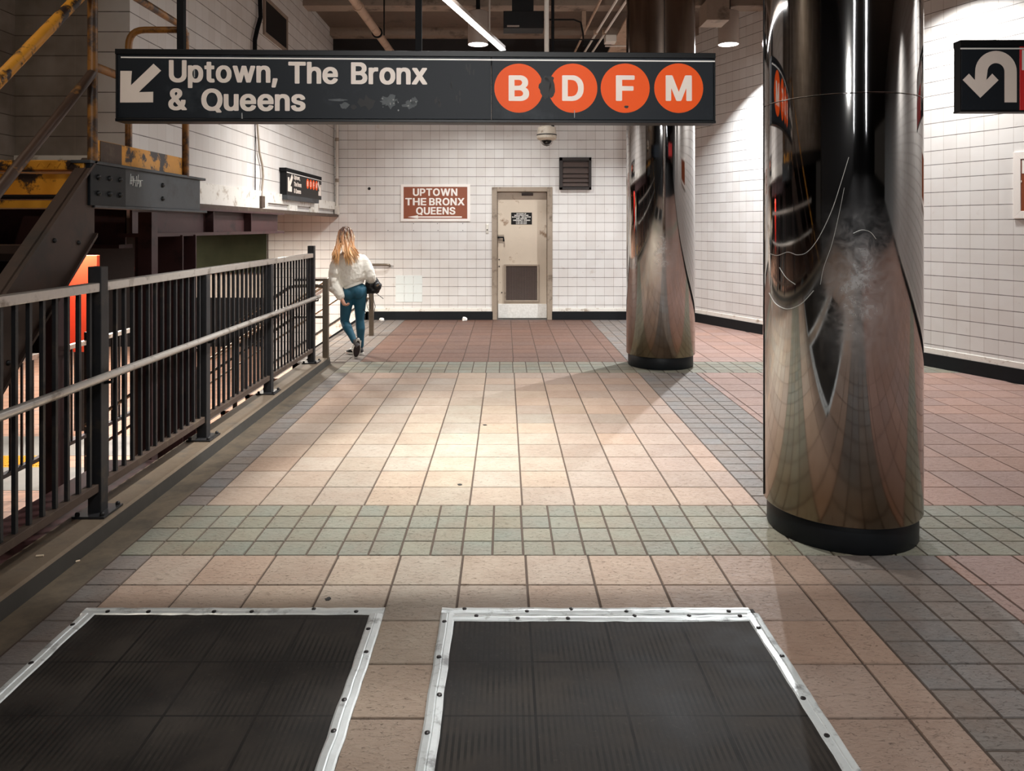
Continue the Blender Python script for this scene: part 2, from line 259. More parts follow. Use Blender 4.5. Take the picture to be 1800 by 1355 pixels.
# glyph outlines (an open sans-serif), 1000 units to the em, capitals 509 tall
GL = json.loads('''{"U":[[[184,-6],[267,-7],[321,6],[351,20],[393,49],[416,72],[436,104],[447,136],[452,160],[452,536],[438,548],[433,549],[349,549],[333,538],[332,188],[323,158],[308,130],[289,112],[262,100],[243,95],[223,93],[185,102],[165,112],[155,119],[145,132],[130,156],[125,172],[120,196],[119,538],[105,548],[101,549],[17,549],[1,538],[0,176],[4,144],[13,116],[27,88],[40,68],[55,53],[88,28],[105,18],[131,6]]],"p":[[[14,-141],[101,-142],[117,-131],[118,-35],[120,-27],[121,10],[125,10],[149,-1],[169,-6],[241,-6],[261,-1],[279,5],[295,13],[330,37],[350,57],[363,77],[381,117],[390,153],[392,169],[392,253],[381,303],[373,324],[361,346],[348,363],[333,378],[299,404],[279,413],[243,424],[165,424],[135,415],[117,404],[100,419],[95,420],[17,420],[1,409],[0,-127],[1,-131]],[[193,89],[175,93],[159,101],[143,117],[129,145],[123,163],[116,197],[116,223],[121,249],[129,275],[135,289],[143,302],[163,321],[181,327],[197,330],[209,327],[229,319],[249,299],[263,271],[269,251],[274,225],[274,197],[267,161],[259,139],[249,120],[237,106],[225,97],[215,93]]],"t":[[[152,-2],[225,-3],[247,4],[261,14],[262,18],[262,40],[253,80],[251,84],[235,95],[187,94],[183,98],[178,108],[176,122],[176,324],[181,327],[237,327],[253,338],[254,404],[253,408],[237,419],[181,419],[177,420],[176,496],[175,500],[159,511],[73,510],[58,498],[57,420],[15,418],[1,408],[0,404],[1,338],[17,327],[53,327],[58,324],[58,108],[60,84],[67,62],[75,46],[82,36],[96,24],[111,14],[130,4]]],"o":[[[162,-6],[237,-7],[259,-2],[283,6],[313,22],[338,40],[356,58],[369,76],[391,120],[400,154],[402,168],[402,250],[398,274],[391,298],[375,332],[354,362],[337,379],[305,402],[285,412],[267,418],[240,424],[165,425],[117,412],[99,402],[61,375],[35,345],[17,310],[6,276],[0,228],[0,188],[2,166],[11,124],[29,84],[41,65],[58,46],[93,20],[114,8],[131,2]],[[193,90],[181,92],[165,99],[152,112],[137,134],[129,152],[120,184],[118,214],[122,242],[131,270],[137,284],[151,305],[165,319],[171,322],[199,331],[207,330],[221,326],[240,318],[252,306],[265,286],[273,268],[280,246],[284,222],[284,194],[281,178],[271,144],[259,122],[252,112],[239,100],[221,92],[209,89]]],"w":[[[128,2],[215,1],[231,12],[235,22],[283,190],[287,204],[289,205],[345,12],[359,2],[363,1],[445,1],[461,12],[469,34],[573,374],[578,390],[578,406],[564,418],[559,419],[473,419],[457,408],[415,260],[405,224],[403,220],[401,222],[351,402],[349,408],[335,418],[245,419],[229,408],[177,222],[175,218],[173,220],[169,234],[121,406],[105,418],[101,419],[17,419],[1,408],[0,390],[5,374],[113,18],[115,12]]],"n":[[[14,2],[99,1],[115,12],[116,252],[123,278],[129,294],[145,315],[159,322],[173,327],[189,329],[213,320],[224,310],[229,302],[239,278],[242,266],[243,12],[257,2],[261,1],[343,1],[359,12],[360,124],[360,290],[358,306],[351,334],[342,356],[328,376],[315,389],[287,408],[271,416],[231,425],[171,425],[143,418],[117,406],[97,419],[15,418],[1,408],[0,404],[0,16],[1,12]]],"T":[[[174,2],[263,1],[280,14],[281,452],[285,453],[423,453],[440,466],[440,536],[425,548],[267,549],[19,549],[14,548],[0,536],[0,466],[15,454],[155,453],[160,450],[160,16],[161,12]]],"h":[[[14,2],[99,1],[115,12],[116,252],[123,278],[129,294],[142,312],[147,316],[159,322],[185,329],[193,328],[209,323],[224,310],[235,290],[242,268],[243,12],[259,1],[346,2],[359,12],[360,16],[360,252],[360,292],[351,334],[339,360],[328,376],[315,389],[287,408],[271,416],[231,425],[171,425],[149,420],[133,414],[121,408],[117,407],[115,538],[99,549],[14,548],[1,538],[0,534],[0,16],[1,12]]],"e":[[[164,-6],[233,-7],[253,-5],[287,4],[309,14],[345,39],[365,59],[383,92],[386,100],[386,120],[369,133],[319,145],[289,145],[271,133],[260,114],[243,98],[215,89],[195,89],[173,96],[161,102],[142,120],[131,140],[125,158],[124,168],[377,170],[392,182],[392,256],[390,266],[390,274],[379,312],[365,342],[356,356],[333,379],[301,402],[285,410],[257,420],[231,425],[165,425],[135,418],[95,400],[63,377],[48,362],[33,342],[22,324],[13,300],[4,270],[0,242],[0,174],[11,124],[18,104],[35,74],[50,54],[61,43],[93,20],[117,7],[139,0]],[[127,261],[125,262],[125,266],[139,294],[157,315],[167,322],[199,331],[219,326],[230,322],[245,309],[257,292],[265,276],[269,264],[267,261]]],"B":[[[14,2],[251,1],[283,5],[313,14],[345,30],[369,47],[389,67],[405,98],[414,132],[414,182],[410,204],[404,222],[388,250],[369,269],[343,288],[344,292],[355,299],[375,320],[387,340],[392,358],[394,374],[394,420],[389,442],[377,473],[368,486],[345,509],[317,528],[291,540],[263,547],[249,549],[19,549],[15,548],[1,538],[0,16],[1,12]],[[123,97],[120,102],[120,226],[121,230],[223,231],[249,224],[261,218],[270,210],[281,196],[289,180],[294,164],[294,154],[285,130],[270,112],[249,104],[227,99],[201,99],[193,97]],[[123,325],[120,330],[120,448],[121,452],[203,453],[239,446],[255,437],[261,430],[271,410],[274,400],[274,382],[263,358],[249,341],[235,334],[209,327],[187,325]]],"r":[[[14,2],[99,1],[115,12],[116,256],[119,268],[131,298],[139,309],[149,316],[173,325],[229,323],[245,334],[246,412],[231,424],[225,425],[157,425],[127,416],[113,409],[97,419],[17,419],[1,408],[0,16],[1,12]]],"x":[[[13,2],[110,2],[128,15],[193,114],[196,116],[262,15],[280,2],[374,1],[390,12],[391,30],[388,36],[266,212],[288,246],[384,388],[385,406],[382,410],[368,419],[274,418],[256,405],[202,322],[196,315],[136,406],[120,418],[26,419],[10,408],[10,386],[125,216],[118,204],[0,32],[0,12]]],"&":[[[152,-5],[217,-6],[233,-4],[263,3],[281,9],[315,25],[319,24],[329,12],[347,0],[443,0],[460,13],[459,32],[402,101],[398,109],[415,145],[424,175],[430,215],[429,253],[413,264],[329,263],[314,251],[314,229],[311,215],[309,214],[253,283],[259,290],[291,314],[320,343],[325,351],[339,379],[344,393],[346,409],[346,439],[344,457],[337,478],[321,504],[310,515],[273,540],[249,549],[229,554],[159,554],[145,551],[117,541],[103,533],[76,513],[65,501],[49,473],[42,449],[40,425],[40,411],[45,379],[53,355],[61,341],[90,299],[39,255],[27,242],[15,223],[2,191],[0,175],[0,127],[11,89],[29,60],[47,42],[73,23],[95,11],[123,1]],[[181,89],[165,93],[144,103],[131,119],[125,131],[120,147],[120,157],[123,167],[131,183],[143,200],[159,213],[171,201],[242,117],[246,109],[227,99],[209,93],[189,88]],[[183,370],[167,395],[160,413],[160,425],[167,441],[177,454],[193,460],[202,459],[211,455],[219,447],[226,431],[226,419],[221,407],[210,391],[194,375],[187,370]]],"Q":[[[374,-46],[467,-47],[484,-34],[483,-16],[430,58],[451,81],[475,118],[493,158],[504,200],[508,232],[508,320],[502,360],[493,392],[473,436],[465,450],[450,470],[419,501],[387,524],[355,540],[339,546],[303,555],[279,557],[229,557],[189,551],[155,540],[123,524],[83,495],[66,478],[45,451],[25,412],[17,392],[6,352],[0,300],[0,250],[2,242],[2,222],[6,198],[17,158],[35,118],[47,98],[66,72],[83,55],[125,26],[151,12],[179,2],[211,-5],[297,-5],[331,2],[335,-1],[359,-35]],[[243,96],[225,100],[189,116],[169,133],[153,154],[137,186],[124,228],[120,256],[120,294],[124,322],[137,364],[153,396],[166,414],[186,434],[205,444],[223,450],[245,455],[267,454],[303,444],[319,436],[327,431],[343,415],[355,398],[377,354],[385,324],[390,294],[390,258],[386,228],[375,192],[365,170],[346,140],[322,116],[301,106],[265,95]]],"u":[[[124,-3],[189,-4],[221,5],[241,15],[258,1],[263,0],[343,0],[359,11],[359,409],[343,420],[261,420],[257,419],[243,409],[242,163],[235,139],[225,120],[209,103],[189,95],[173,92],[153,97],[145,102],[135,113],[123,135],[118,153],[118,171],[116,179],[115,409],[101,419],[97,420],[17,420],[1,409],[0,131],[9,87],[25,54],[48,31],[75,13],[91,5]]],"s":[[[140,-6],[203,-7],[225,-5],[269,9],[312,36],[324,48],[342,74],[350,100],[350,154],[347,166],[337,188],[323,205],[297,224],[273,238],[249,246],[163,268],[141,278],[133,288],[130,296],[131,302],[140,318],[145,322],[157,328],[175,333],[199,328],[210,324],[221,310],[231,292],[249,279],[279,279],[317,288],[329,292],[343,302],[344,320],[335,344],[323,365],[307,383],[277,404],[247,418],[215,425],[201,425],[143,425],[129,423],[109,418],[79,404],[51,385],[30,364],[21,350],[15,336],[12,324],[12,266],[17,248],[29,227],[43,213],[77,190],[103,178],[189,156],[213,148],[224,140],[229,130],[229,119],[223,108],[215,99],[197,92],[177,87],[157,90],[136,98],[125,110],[115,134],[97,147],[67,147],[19,136],[1,124],[0,104],[9,74],[27,47],[37,37],[61,20],[91,4],[125,-5]]],"D":[[[14,2],[215,1],[267,8],[303,18],[335,34],[375,61],[409,97],[423,120],[435,144],[443,164],[451,194],[458,250],[458,302],[452,356],[441,394],[413,450],[381,485],[339,516],[303,534],[273,543],[239,549],[19,549],[15,548],[1,538],[0,16],[1,12]],[[123,97],[120,102],[121,452],[125,453],[183,453],[229,447],[255,438],[275,428],[293,411],[309,390],[321,366],[333,326],[338,300],[338,254],[334,228],[325,196],[307,158],[298,146],[278,126],[255,113],[239,108],[201,99]]],"F":[[[14,2],[103,1],[119,12],[120,216],[121,220],[325,221],[341,232],[342,306],[327,318],[125,319],[120,322],[121,452],[125,453],[251,453],[347,453],[363,464],[364,536],[349,548],[19,549],[15,548],[1,538],[0,16],[1,12]]],"M":[[[14,2],[101,1],[118,14],[119,275],[121,274],[125,264],[225,14],[241,2],[245,1],[321,1],[339,14],[439,268],[443,273],[444,14],[461,1],[550,2],[563,12],[564,16],[564,370],[563,538],[547,549],[431,548],[416,538],[413,532],[283,195],[281,196],[149,537],[131,549],[14,548],[1,538],[0,534],[0,16],[1,12]]],"P":[[[14,2],[103,1],[119,12],[120,182],[121,186],[239,187],[277,194],[313,208],[346,230],[366,248],[383,272],[391,288],[399,312],[404,340],[404,396],[402,412],[395,438],[385,462],[372,482],[348,506],[317,526],[293,538],[267,545],[241,549],[19,549],[15,548],[1,538],[0,16],[1,12]],[[123,283],[120,288],[121,452],[125,453],[199,453],[219,451],[245,442],[260,432],[273,412],[281,390],[284,374],[284,360],[281,348],[275,330],[266,312],[251,298],[239,292],[215,285],[201,283]]],"O":[[[224,-5],[281,-6],[287,-4],[303,-4],[333,3],[355,11],[387,27],[423,52],[447,76],[465,101],[480,125],[495,165],[502,189],[508,229],[508,319],[502,361],[487,407],[477,429],[463,453],[446,475],[423,498],[385,525],[353,541],[329,549],[297,556],[285,556],[211,556],[179,549],[151,539],[125,525],[87,498],[64,475],[47,454],[30,425],[17,393],[8,361],[2,327],[2,307],[0,299],[0,251],[6,199],[17,157],[30,125],[45,101],[64,75],[86,53],[123,27],[155,11],[177,3],[207,-4]],[[247,95],[205,107],[187,117],[166,137],[149,161],[141,175],[135,191],[124,227],[120,257],[120,291],[125,325],[141,375],[168,417],[183,431],[209,445],[225,451],[249,456],[262,455],[283,451],[301,445],[321,435],[346,411],[357,395],[375,359],[385,323],[390,293],[390,259],[386,229],[377,197],[361,163],[344,137],[326,119],[303,107],[269,96],[259,94]]],"N":[[[14,2],[103,1],[120,14],[121,332],[125,329],[327,12],[343,1],[439,1],[443,2],[457,12],[458,534],[457,538],[446,546],[439,549],[355,549],[338,536],[337,221],[335,221],[329,230],[133,538],[117,549],[19,549],[15,548],[1,538],[0,16],[1,12]]],"W":[[[152,2],[253,1],[270,14],[351,308],[355,316],[359,308],[439,12],[455,1],[556,2],[569,12],[573,22],[705,502],[710,520],[710,536],[696,548],[691,549],[603,549],[587,538],[515,258],[507,228],[505,223],[503,224],[421,536],[405,548],[307,549],[289,536],[215,254],[207,224],[205,223],[195,258],[123,536],[105,549],[14,548],[0,536],[0,520],[5,502],[135,26],[139,12]]],"H":[[[14,2],[103,1],[119,12],[120,228],[121,232],[125,233],[331,232],[332,228],[333,12],[347,2],[351,1],[435,1],[451,12],[452,534],[451,538],[445,542],[435,549],[351,549],[347,548],[333,538],[332,334],[331,330],[327,329],[121,330],[120,334],[119,538],[105,548],[101,549],[17,549],[1,538],[0,16],[1,12]]],"E":[[[14,2],[351,1],[356,2],[370,14],[370,84],[355,96],[125,97],[121,98],[120,102],[120,224],[121,228],[335,230],[350,242],[349,316],[333,327],[125,327],[120,330],[120,448],[121,452],[351,453],[368,466],[368,536],[351,549],[19,549],[15,548],[1,538],[0,16],[1,12]]],"X":[[[13,2],[112,1],[129,12],[216,136],[240,173],[246,179],[354,23],[362,13],[377,2],[476,1],[492,12],[492,33],[321,284],[480,515],[480,538],[464,549],[367,548],[354,538],[344,525],[250,388],[246,385],[146,533],[142,538],[129,548],[28,549],[12,538],[12,518],[173,282],[172,277],[0,32],[0,12]]],"S":[[[172,-7],[251,-8],[279,-4],[305,3],[347,23],[377,44],[392,59],[405,76],[419,105],[426,133],[426,183],[424,199],[419,215],[411,231],[401,246],[381,266],[343,291],[315,305],[271,319],[221,333],[169,350],[152,361],[141,375],[137,383],[134,393],[135,403],[138,415],[148,431],[159,442],[171,449],[203,458],[225,458],[245,453],[263,447],[276,439],[285,427],[295,408],[299,389],[313,379],[401,378],[417,389],[418,425],[409,453],[403,467],[395,480],[373,504],[337,529],[319,539],[279,552],[253,556],[237,556],[183,556],[155,552],[129,545],[95,529],[53,498],[37,480],[23,451],[14,421],[14,373],[21,341],[33,318],[55,294],[81,275],[101,263],[123,253],[157,241],[213,225],[274,205],[283,200],[298,185],[301,179],[307,159],[300,137],[287,118],[277,109],[261,101],[239,94],[215,91],[181,97],[163,103],[147,112],[141,119],[129,139],[122,165],[107,177],[17,178],[1,167],[0,143],[7,111],[19,83],[33,62],[62,35],[83,21],[103,10],[123,3]]],"I":[[[14,2],[275,1],[279,2],[293,12],[293,86],[277,97],[213,97],[209,98],[208,102],[208,450],[213,453],[277,453],[293,464],[294,536],[280,548],[19,549],[15,548],[1,538],[1,464],[17,453],[81,453],[85,452],[86,448],[86,100],[81,97],[17,97],[1,86],[0,14]]],"V":[[[202,2],[301,1],[319,14],[501,516],[501,538],[485,549],[395,549],[379,538],[266,214],[255,182],[253,179],[251,180],[223,262],[125,536],[107,549],[19,549],[14,548],[0,536],[0,520],[3,512],[181,30],[187,14]]],"R":[[[14,2],[103,1],[119,12],[120,194],[121,198],[125,199],[187,199],[193,197],[292,14],[307,2],[407,1],[421,10],[424,14],[423,33],[322,220],[324,224],[364,252],[377,267],[385,281],[399,314],[404,338],[404,406],[402,422],[395,444],[375,483],[355,503],[331,520],[309,532],[275,544],[243,549],[19,549],[15,548],[3,540],[0,534],[0,16],[1,12]],[[123,295],[120,300],[120,448],[121,452],[201,453],[219,451],[249,442],[261,433],[271,420],[277,408],[284,382],[284,368],[279,344],[275,334],[268,322],[259,313],[251,308],[233,302],[211,297],[191,297],[183,295]]],"A":[[[13,2],[108,1],[124,12],[169,140],[174,143],[328,143],[334,134],[372,28],[380,10],[394,1],[482,1],[486,2],[500,12],[500,36],[397,316],[326,510],[315,538],[300,548],[296,549],[200,549],[184,538],[0,32],[0,12]],[[208,239],[206,240],[206,244],[248,368],[250,369],[252,366],[262,338],[295,240]]],"C":[[[224,-5],[285,-6],[303,-4],[339,5],[383,25],[416,47],[444,73],[472,115],[488,165],[488,187],[471,200],[383,199],[367,187],[360,165],[351,149],[341,134],[325,118],[317,113],[281,99],[255,94],[223,101],[205,107],[185,118],[157,148],[142,173],[131,203],[124,227],[120,257],[120,291],[124,323],[135,359],[141,375],[149,389],[168,417],[179,428],[209,445],[225,451],[249,456],[263,456],[285,451],[320,437],[331,428],[345,412],[360,387],[364,375],[369,359],[385,348],[473,349],[488,361],[488,385],[479,415],[464,449],[453,465],[444,477],[420,501],[391,521],[353,541],[311,553],[293,556],[211,556],[179,549],[151,539],[125,525],[87,498],[60,471],[47,453],[33,429],[17,393],[8,361],[2,327],[2,307],[0,299],[0,249],[2,243],[2,223],[11,179],[17,157],[33,121],[61,78],[87,52],[123,27],[155,11],[177,3],[207,-4]]],"L":[[[14,2],[337,1],[342,2],[356,14],[356,84],[341,96],[125,97],[121,98],[120,326],[119,538],[103,549],[19,549],[14,548],[0,536],[0,16],[1,12]]],"G":[[[226,-5],[281,-6],[303,-4],[327,1],[353,9],[383,23],[400,33],[425,52],[450,77],[467,103],[478,123],[488,155],[494,201],[494,281],[493,285],[477,296],[257,295],[242,283],[243,211],[259,200],[369,200],[371,197],[363,171],[355,153],[345,137],[325,116],[303,105],[285,99],[261,94],[251,94],[211,105],[191,115],[183,120],[167,136],[153,154],[142,173],[133,197],[124,227],[120,257],[120,293],[124,323],[131,347],[141,375],[149,389],[166,415],[179,428],[199,441],[221,450],[247,456],[275,454],[299,445],[319,435],[338,417],[351,397],[367,363],[385,350],[473,350],[489,361],[490,379],[485,401],[473,433],[447,474],[430,491],[394,519],[373,532],[347,543],[307,554],[291,556],[209,556],[177,549],[149,539],[123,525],[83,496],[62,475],[49,457],[30,427],[17,393],[6,357],[2,329],[2,307],[0,299],[0,251],[2,243],[2,221],[6,193],[17,157],[29,127],[45,99],[62,77],[88,51],[125,25],[153,11],[187,0],[207,-4]]],"K":[[[14,2],[103,1],[119,12],[120,174],[135,193],[159,217],[163,219],[312,12],[327,2],[331,1],[427,1],[443,12],[444,30],[441,36],[248,308],[363,433],[440,516],[442,520],[442,536],[425,549],[317,548],[295,531],[150,372],[124,344],[121,344],[119,538],[105,548],[101,549],[17,549],[1,538],[0,16],[1,12]]],"-":[[[14,190],[263,190],[277,200],[278,204],[278,272],[264,284],[15,284],[1,274],[0,270],[0,202]]],"0":[[[178,-5],[231,-6],[249,-4],[275,3],[297,13],[336,39],[365,70],[385,107],[395,135],[404,167],[412,219],[412,329],[408,363],[399,401],[391,427],[371,469],[356,491],[335,512],[295,539],[271,549],[245,556],[235,556],[169,556],[141,549],[117,539],[81,514],[54,487],[47,478],[33,453],[25,435],[10,387],[4,359],[0,323],[0,229],[4,191],[19,131],[37,89],[47,72],[64,51],[82,35],[109,17],[145,1],[163,-4]],[[201,93],[187,97],[171,105],[157,121],[139,153],[131,175],[125,199],[120,227],[118,249],[118,301],[124,349],[131,375],[139,397],[149,417],[160,435],[173,447],[203,459],[211,459],[229,453],[240,447],[257,430],[275,397],[290,343],[296,293],[296,259],[290,209],[281,173],[275,155],[263,131],[254,117],[239,103],[213,93]]],"1":[[[14,2],[351,1],[356,2],[370,14],[370,82],[357,93],[351,95],[261,95],[256,98],[256,536],[239,549],[173,549],[137,549],[131,546],[11,458],[10,372],[25,360],[53,360],[129,414],[135,416],[136,412],[136,98],[131,95],[17,95],[3,86],[0,80],[0,14]]],"2":[[[14,2],[361,1],[366,2],[380,14],[380,86],[365,98],[215,99],[207,101],[177,102],[178,106],[204,134],[278,210],[329,271],[359,320],[365,336],[372,366],[372,422],[370,434],[362,460],[342,492],[315,517],[283,539],[265,546],[245,552],[213,556],[169,557],[135,553],[113,546],[89,535],[60,516],[47,504],[27,480],[13,454],[7,436],[2,412],[2,378],[3,374],[19,363],[105,364],[120,376],[120,392],[123,404],[131,424],[137,435],[151,448],[177,459],[197,459],[207,456],[231,445],[239,436],[249,418],[256,390],[249,364],[240,344],[216,310],[1,78],[0,14]]],"7":[[[50,2],[143,1],[159,12],[384,460],[384,536],[369,548],[127,549],[14,548],[0,536],[1,464],[17,453],[75,453],[85,451],[205,451],[213,449],[241,449],[244,446],[37,34],[36,14]]],"3":[[[164,-5],[237,-6],[271,1],[301,11],[323,23],[356,47],[370,61],[383,78],[393,99],[404,133],[404,195],[397,223],[391,239],[371,270],[359,282],[330,303],[305,317],[283,325],[265,328],[262,331],[268,341],[383,471],[384,537],[370,549],[365,550],[43,550],[27,539],[26,535],[26,465],[37,456],[45,452],[143,452],[153,450],[215,449],[216,447],[206,435],[113,329],[112,261],[129,248],[197,248],[229,241],[253,230],[269,211],[279,191],[284,173],[284,159],[281,149],[271,124],[258,109],[237,99],[207,92],[191,92],[161,101],[145,110],[135,123],[127,138],[121,161],[107,171],[17,172],[0,159],[0,135],[3,119],[10,97],[21,77],[30,63],[55,40],[87,18],[123,3]]],"4":[[[256,2],[344,2],[358,14],[359,104],[363,105],[411,105],[427,116],[428,120],[427,194],[411,205],[363,205],[358,208],[358,346],[343,358],[259,359],[243,348],[242,210],[241,206],[217,205],[207,207],[146,208],[147,214],[269,422],[324,514],[326,520],[325,538],[311,548],[307,549],[223,549],[206,538],[3,194],[0,186],[0,118],[15,106],[241,104],[242,100],[242,14]]],"5":[[[152,-5],[211,-6],[251,1],[275,9],[295,19],[335,48],[353,69],[375,107],[386,149],[386,215],[384,231],[375,261],[361,289],[353,301],[329,328],[293,353],[277,361],[259,367],[231,374],[169,374],[137,370],[144,443],[146,449],[151,452],[347,453],[362,465],[362,537],[348,549],[343,550],[101,550],[53,550],[36,537],[8,299],[8,267],[23,255],[33,252],[67,248],[107,248],[115,251],[127,259],[139,265],[173,276],[193,276],[217,269],[227,264],[244,247],[259,221],[268,185],[263,159],[249,127],[232,107],[217,99],[193,92],[181,92],[155,101],[141,111],[124,135],[118,157],[101,170],[15,169],[0,157],[0,135],[5,109],[13,87],[30,61],[49,42],[79,21],[97,11],[117,3]]],"6":[[[164,-5],[223,-6],[247,-1],[271,7],[287,15],[322,39],[338,53],[359,83],[375,121],[380,145],[380,213],[375,235],[367,259],[351,288],[323,316],[288,339],[257,350],[237,354],[205,354],[202,357],[313,518],[314,535],[311,541],[299,549],[295,550],[205,550],[187,538],[51,337],[24,291],[9,249],[0,209],[0,151],[11,105],[23,81],[45,51],[60,37],[91,17],[115,5],[151,-4]],[[187,91],[161,99],[149,106],[137,120],[123,149],[118,169],[118,187],[125,213],[133,229],[143,244],[153,253],[165,259],[179,264],[193,264],[203,263],[227,253],[243,236],[255,214],[259,201],[262,191],[262,169],[255,143],[249,131],[235,110],[227,103],[215,97],[193,90]]],"8":[[[162,-5],[237,-6],[281,3],[299,9],[323,21],[353,42],[383,74],[395,97],[404,129],[404,183],[393,221],[376,251],[355,272],[333,289],[350,303],[361,316],[369,329],[379,351],[386,387],[386,417],[381,447],[363,483],[356,493],[338,511],[309,531],[291,541],[277,547],[243,554],[233,556],[169,556],[127,547],[105,537],[76,519],[50,497],[37,479],[31,468],[23,447],[20,433],[18,415],[18,383],[25,351],[31,335],[41,318],[53,304],[70,289],[68,285],[49,272],[30,253],[19,237],[7,211],[2,195],[0,177],[0,129],[5,107],[17,81],[28,65],[51,42],[74,25],[111,7],[125,2]],[[201,91],[175,95],[157,101],[145,108],[137,116],[127,133],[120,155],[120,163],[129,191],[135,202],[149,218],[167,227],[179,231],[203,235],[231,229],[252,219],[268,203],[275,191],[281,175],[284,157],[279,139],[271,123],[255,106],[229,95]],[[191,333],[165,343],[153,354],[141,379],[138,401],[143,421],[153,438],[163,448],[179,455],[189,458],[201,460],[211,458],[229,454],[241,447],[250,439],[258,427],[263,413],[266,391],[261,375],[253,359],[240,343],[211,332]]],"9":[[[80,2],[175,1],[194,14],[283,144],[339,230],[365,282],[378,324],[380,338],[380,402],[378,416],[369,444],[362,462],[338,496],[322,512],[289,534],[273,542],[241,553],[213,557],[189,557],[167,557],[129,550],[107,543],[74,524],[59,513],[33,487],[11,448],[4,426],[0,402],[0,344],[2,328],[11,296],[19,280],[31,261],[42,248],[56,236],[83,218],[102,208],[127,199],[165,197],[175,195],[177,192],[67,32],[67,12]],[[187,286],[165,292],[153,298],[137,315],[127,333],[123,346],[118,366],[118,378],[125,406],[138,432],[153,447],[163,453],[179,459],[193,459],[203,458],[225,448],[241,433],[254,410],[259,394],[262,384],[262,362],[255,338],[247,322],[237,307],[227,298],[215,292],[201,287]]],",":[[[14,-117],[85,-118],[102,-105],[154,77],[154,99],[140,111],[47,112],[31,101],[26,81],[0,-85],[0,-105]]],"Y":[[[198,2],[289,1],[305,12],[307,220],[483,504],[492,520],[491,538],[475,549],[377,548],[362,538],[357,530],[265,380],[249,353],[247,350],[244,352],[135,530],[130,538],[115,548],[17,549],[0,536],[0,518],[3,512],[183,222],[184,16],[185,12]]],"J":[[[156,-5],[199,-6],[223,-4],[257,5],[281,17],[315,42],[335,64],[349,93],[358,125],[358,537],[344,549],[339,550],[255,550],[239,539],[238,393],[238,157],[233,136],[223,117],[213,104],[199,97],[185,92],[177,92],[159,97],[145,105],[135,119],[127,135],[122,153],[120,201],[105,213],[17,214],[0,201],[0,149],[2,125],[11,93],[25,64],[49,38],[79,17],[103,5],[137,-4]]],"/":[[[14,-74],[97,-75],[114,-62],[276,540],[276,560],[262,572],[181,573],[163,560],[0,-44],[1,-64]]]}''')
CAP = 549.0
def word(mb_parent, name, text, M, x0, z0, x1, cap, mat, bold=0, gap=.03, depth=.0012, space=.28):
    """flat lettering in the plane of M (local x right, z up): from x0 to x1, baseline z0, capital height cap"""
    s = cap/CAP; x = 0; items = []
    for ch in text:
        if ch == ' ': x += space*1000; continue
        if ch == '.': items.append(('.', x)); x += 110; continue
        if ch == ':': items.append((':', x)); x += 110; continue
        w = max(p[0] for q in GL[ch] for p in q); items.append((ch, x)); x += w+gap*1000
    total = (x-gap*1000)*s; kx = (x1-x0)/total if x1 is not None else 1.0
    cu = bpy.data.curves.new(name, 'CURVE'); cu.dimensions = '2D'; cu.fill_mode = 'BOTH'; cu.extrude = depth/2/s
    for ch, ax in items:
        polys = GL.get(ch)
        if ch == '.': polys = [[(0, 0), (90, 0), (90, 90), (0, 90)]]
        if ch == ':': polys = [[(0, 0), (90, 0), (90, 90), (0, 90)], [(0, 280), (90, 280), (90, 370), (0, 370)]]
        for q in polys:
            sp = cu.splines.new('POLY'); sp.points.add(len(q)-1); sp.use_cyclic_u = True
            for k, (px, pz) in enumerate(q): sp.points[k].co = (px+ax, pz, 0, 1)
    t = bpy.data.objects.new(name, cu); COL.objects.link(t)
    dg = bpy.context.evaluated_depsgraph_get(); me = bpy.data.meshes.new_from_object(t.evaluated_get(dg))
    bpy.data.objects.remove(t)
    T = M @ Matrix.Translation((x0, -depth/2, z0)) @ Matrix.Rotation(math.radians(90), 4, 'X') @ Matrix.Diagonal((s*kx, s, s, 1))
    me.transform(T); me.materials.clear(); me.materials.append(mat)
    o = bpy.data.objects.new(name, me); COL.objects.link(o)
    if mb_parent: adopt(o, mb_parent)
    return o
def disc(M, x, z, r, d, n=40):
    return MB().prism([(x+r*math.cos(2*math.pi*i/n), z+r*math.sin(2*math.pi*i/n)) for i in range(n)], M, d)
def at(px, py, y):
    return Vector(((px-CX)*y/F, y, CAMZ-(py-CY)*y/F))
def blob(cx, cz, rx, rz, n, rnd, jag=.45):
    return [(cx+rx*(1-jag*rnd.random())*math.cos(2*math.pi*i/n), cz+rz*(1-jag*rnd.random())*math.sin(2*math.pi*i/n)) for i in range(n)]
# ------------------------------------------------------------------ materials
M_back = wall_tile('glazed_tile_back', ox=.02, oz=.06)
M_right = wall_tile('glazed_tile_right', ox=.05, oz=.06, vmul=.75)
M_left = wall_tile('glazed_tile_left', base=(213, 209, 205), alt=(199, 192, 186), oz=.03, vmul=.45)
M_front = wall_tile('glazed_tile_grey', base=(128, 118, 108), alt=(120, 110, 100), oz=.06, ox=.05, vmul=.6)
M_black = plain('black_skirting', (22, 25, 28), .45, var=.3, bump=.1)
M_cap = plain('white_skirting_cap', (232, 228, 220), .35, var=.06, dirt=(170, 155, 138), dscale=9)
M_conc = plain('kerb_concrete', (108, 93, 76), .75, var=.2, nscale=30, bump=.25, dirt=(92, 82, 70), dscale=5)
M_dirt = plain('grimy_floor_strip', (92, 80, 65), .7, var=.3, nscale=22, bump=.3, dirt=(58, 52, 44), dscale=4, dlo=.45, dhi=.7)
M_kface = plain('kerb_face', (52, 49, 44), .65, var=.3, bump=.2)
M_ceil = plain('ceiling_concrete', (98, 82, 70), .85, var=.15, bump=.2, dirt=(74, 62, 54), dscale=2)
M_beam = plain('ceiling_beam_paint', (142, 124, 110), .8, var=.15, bump=.2, dirt=(92, 78, 66), dscale=3)
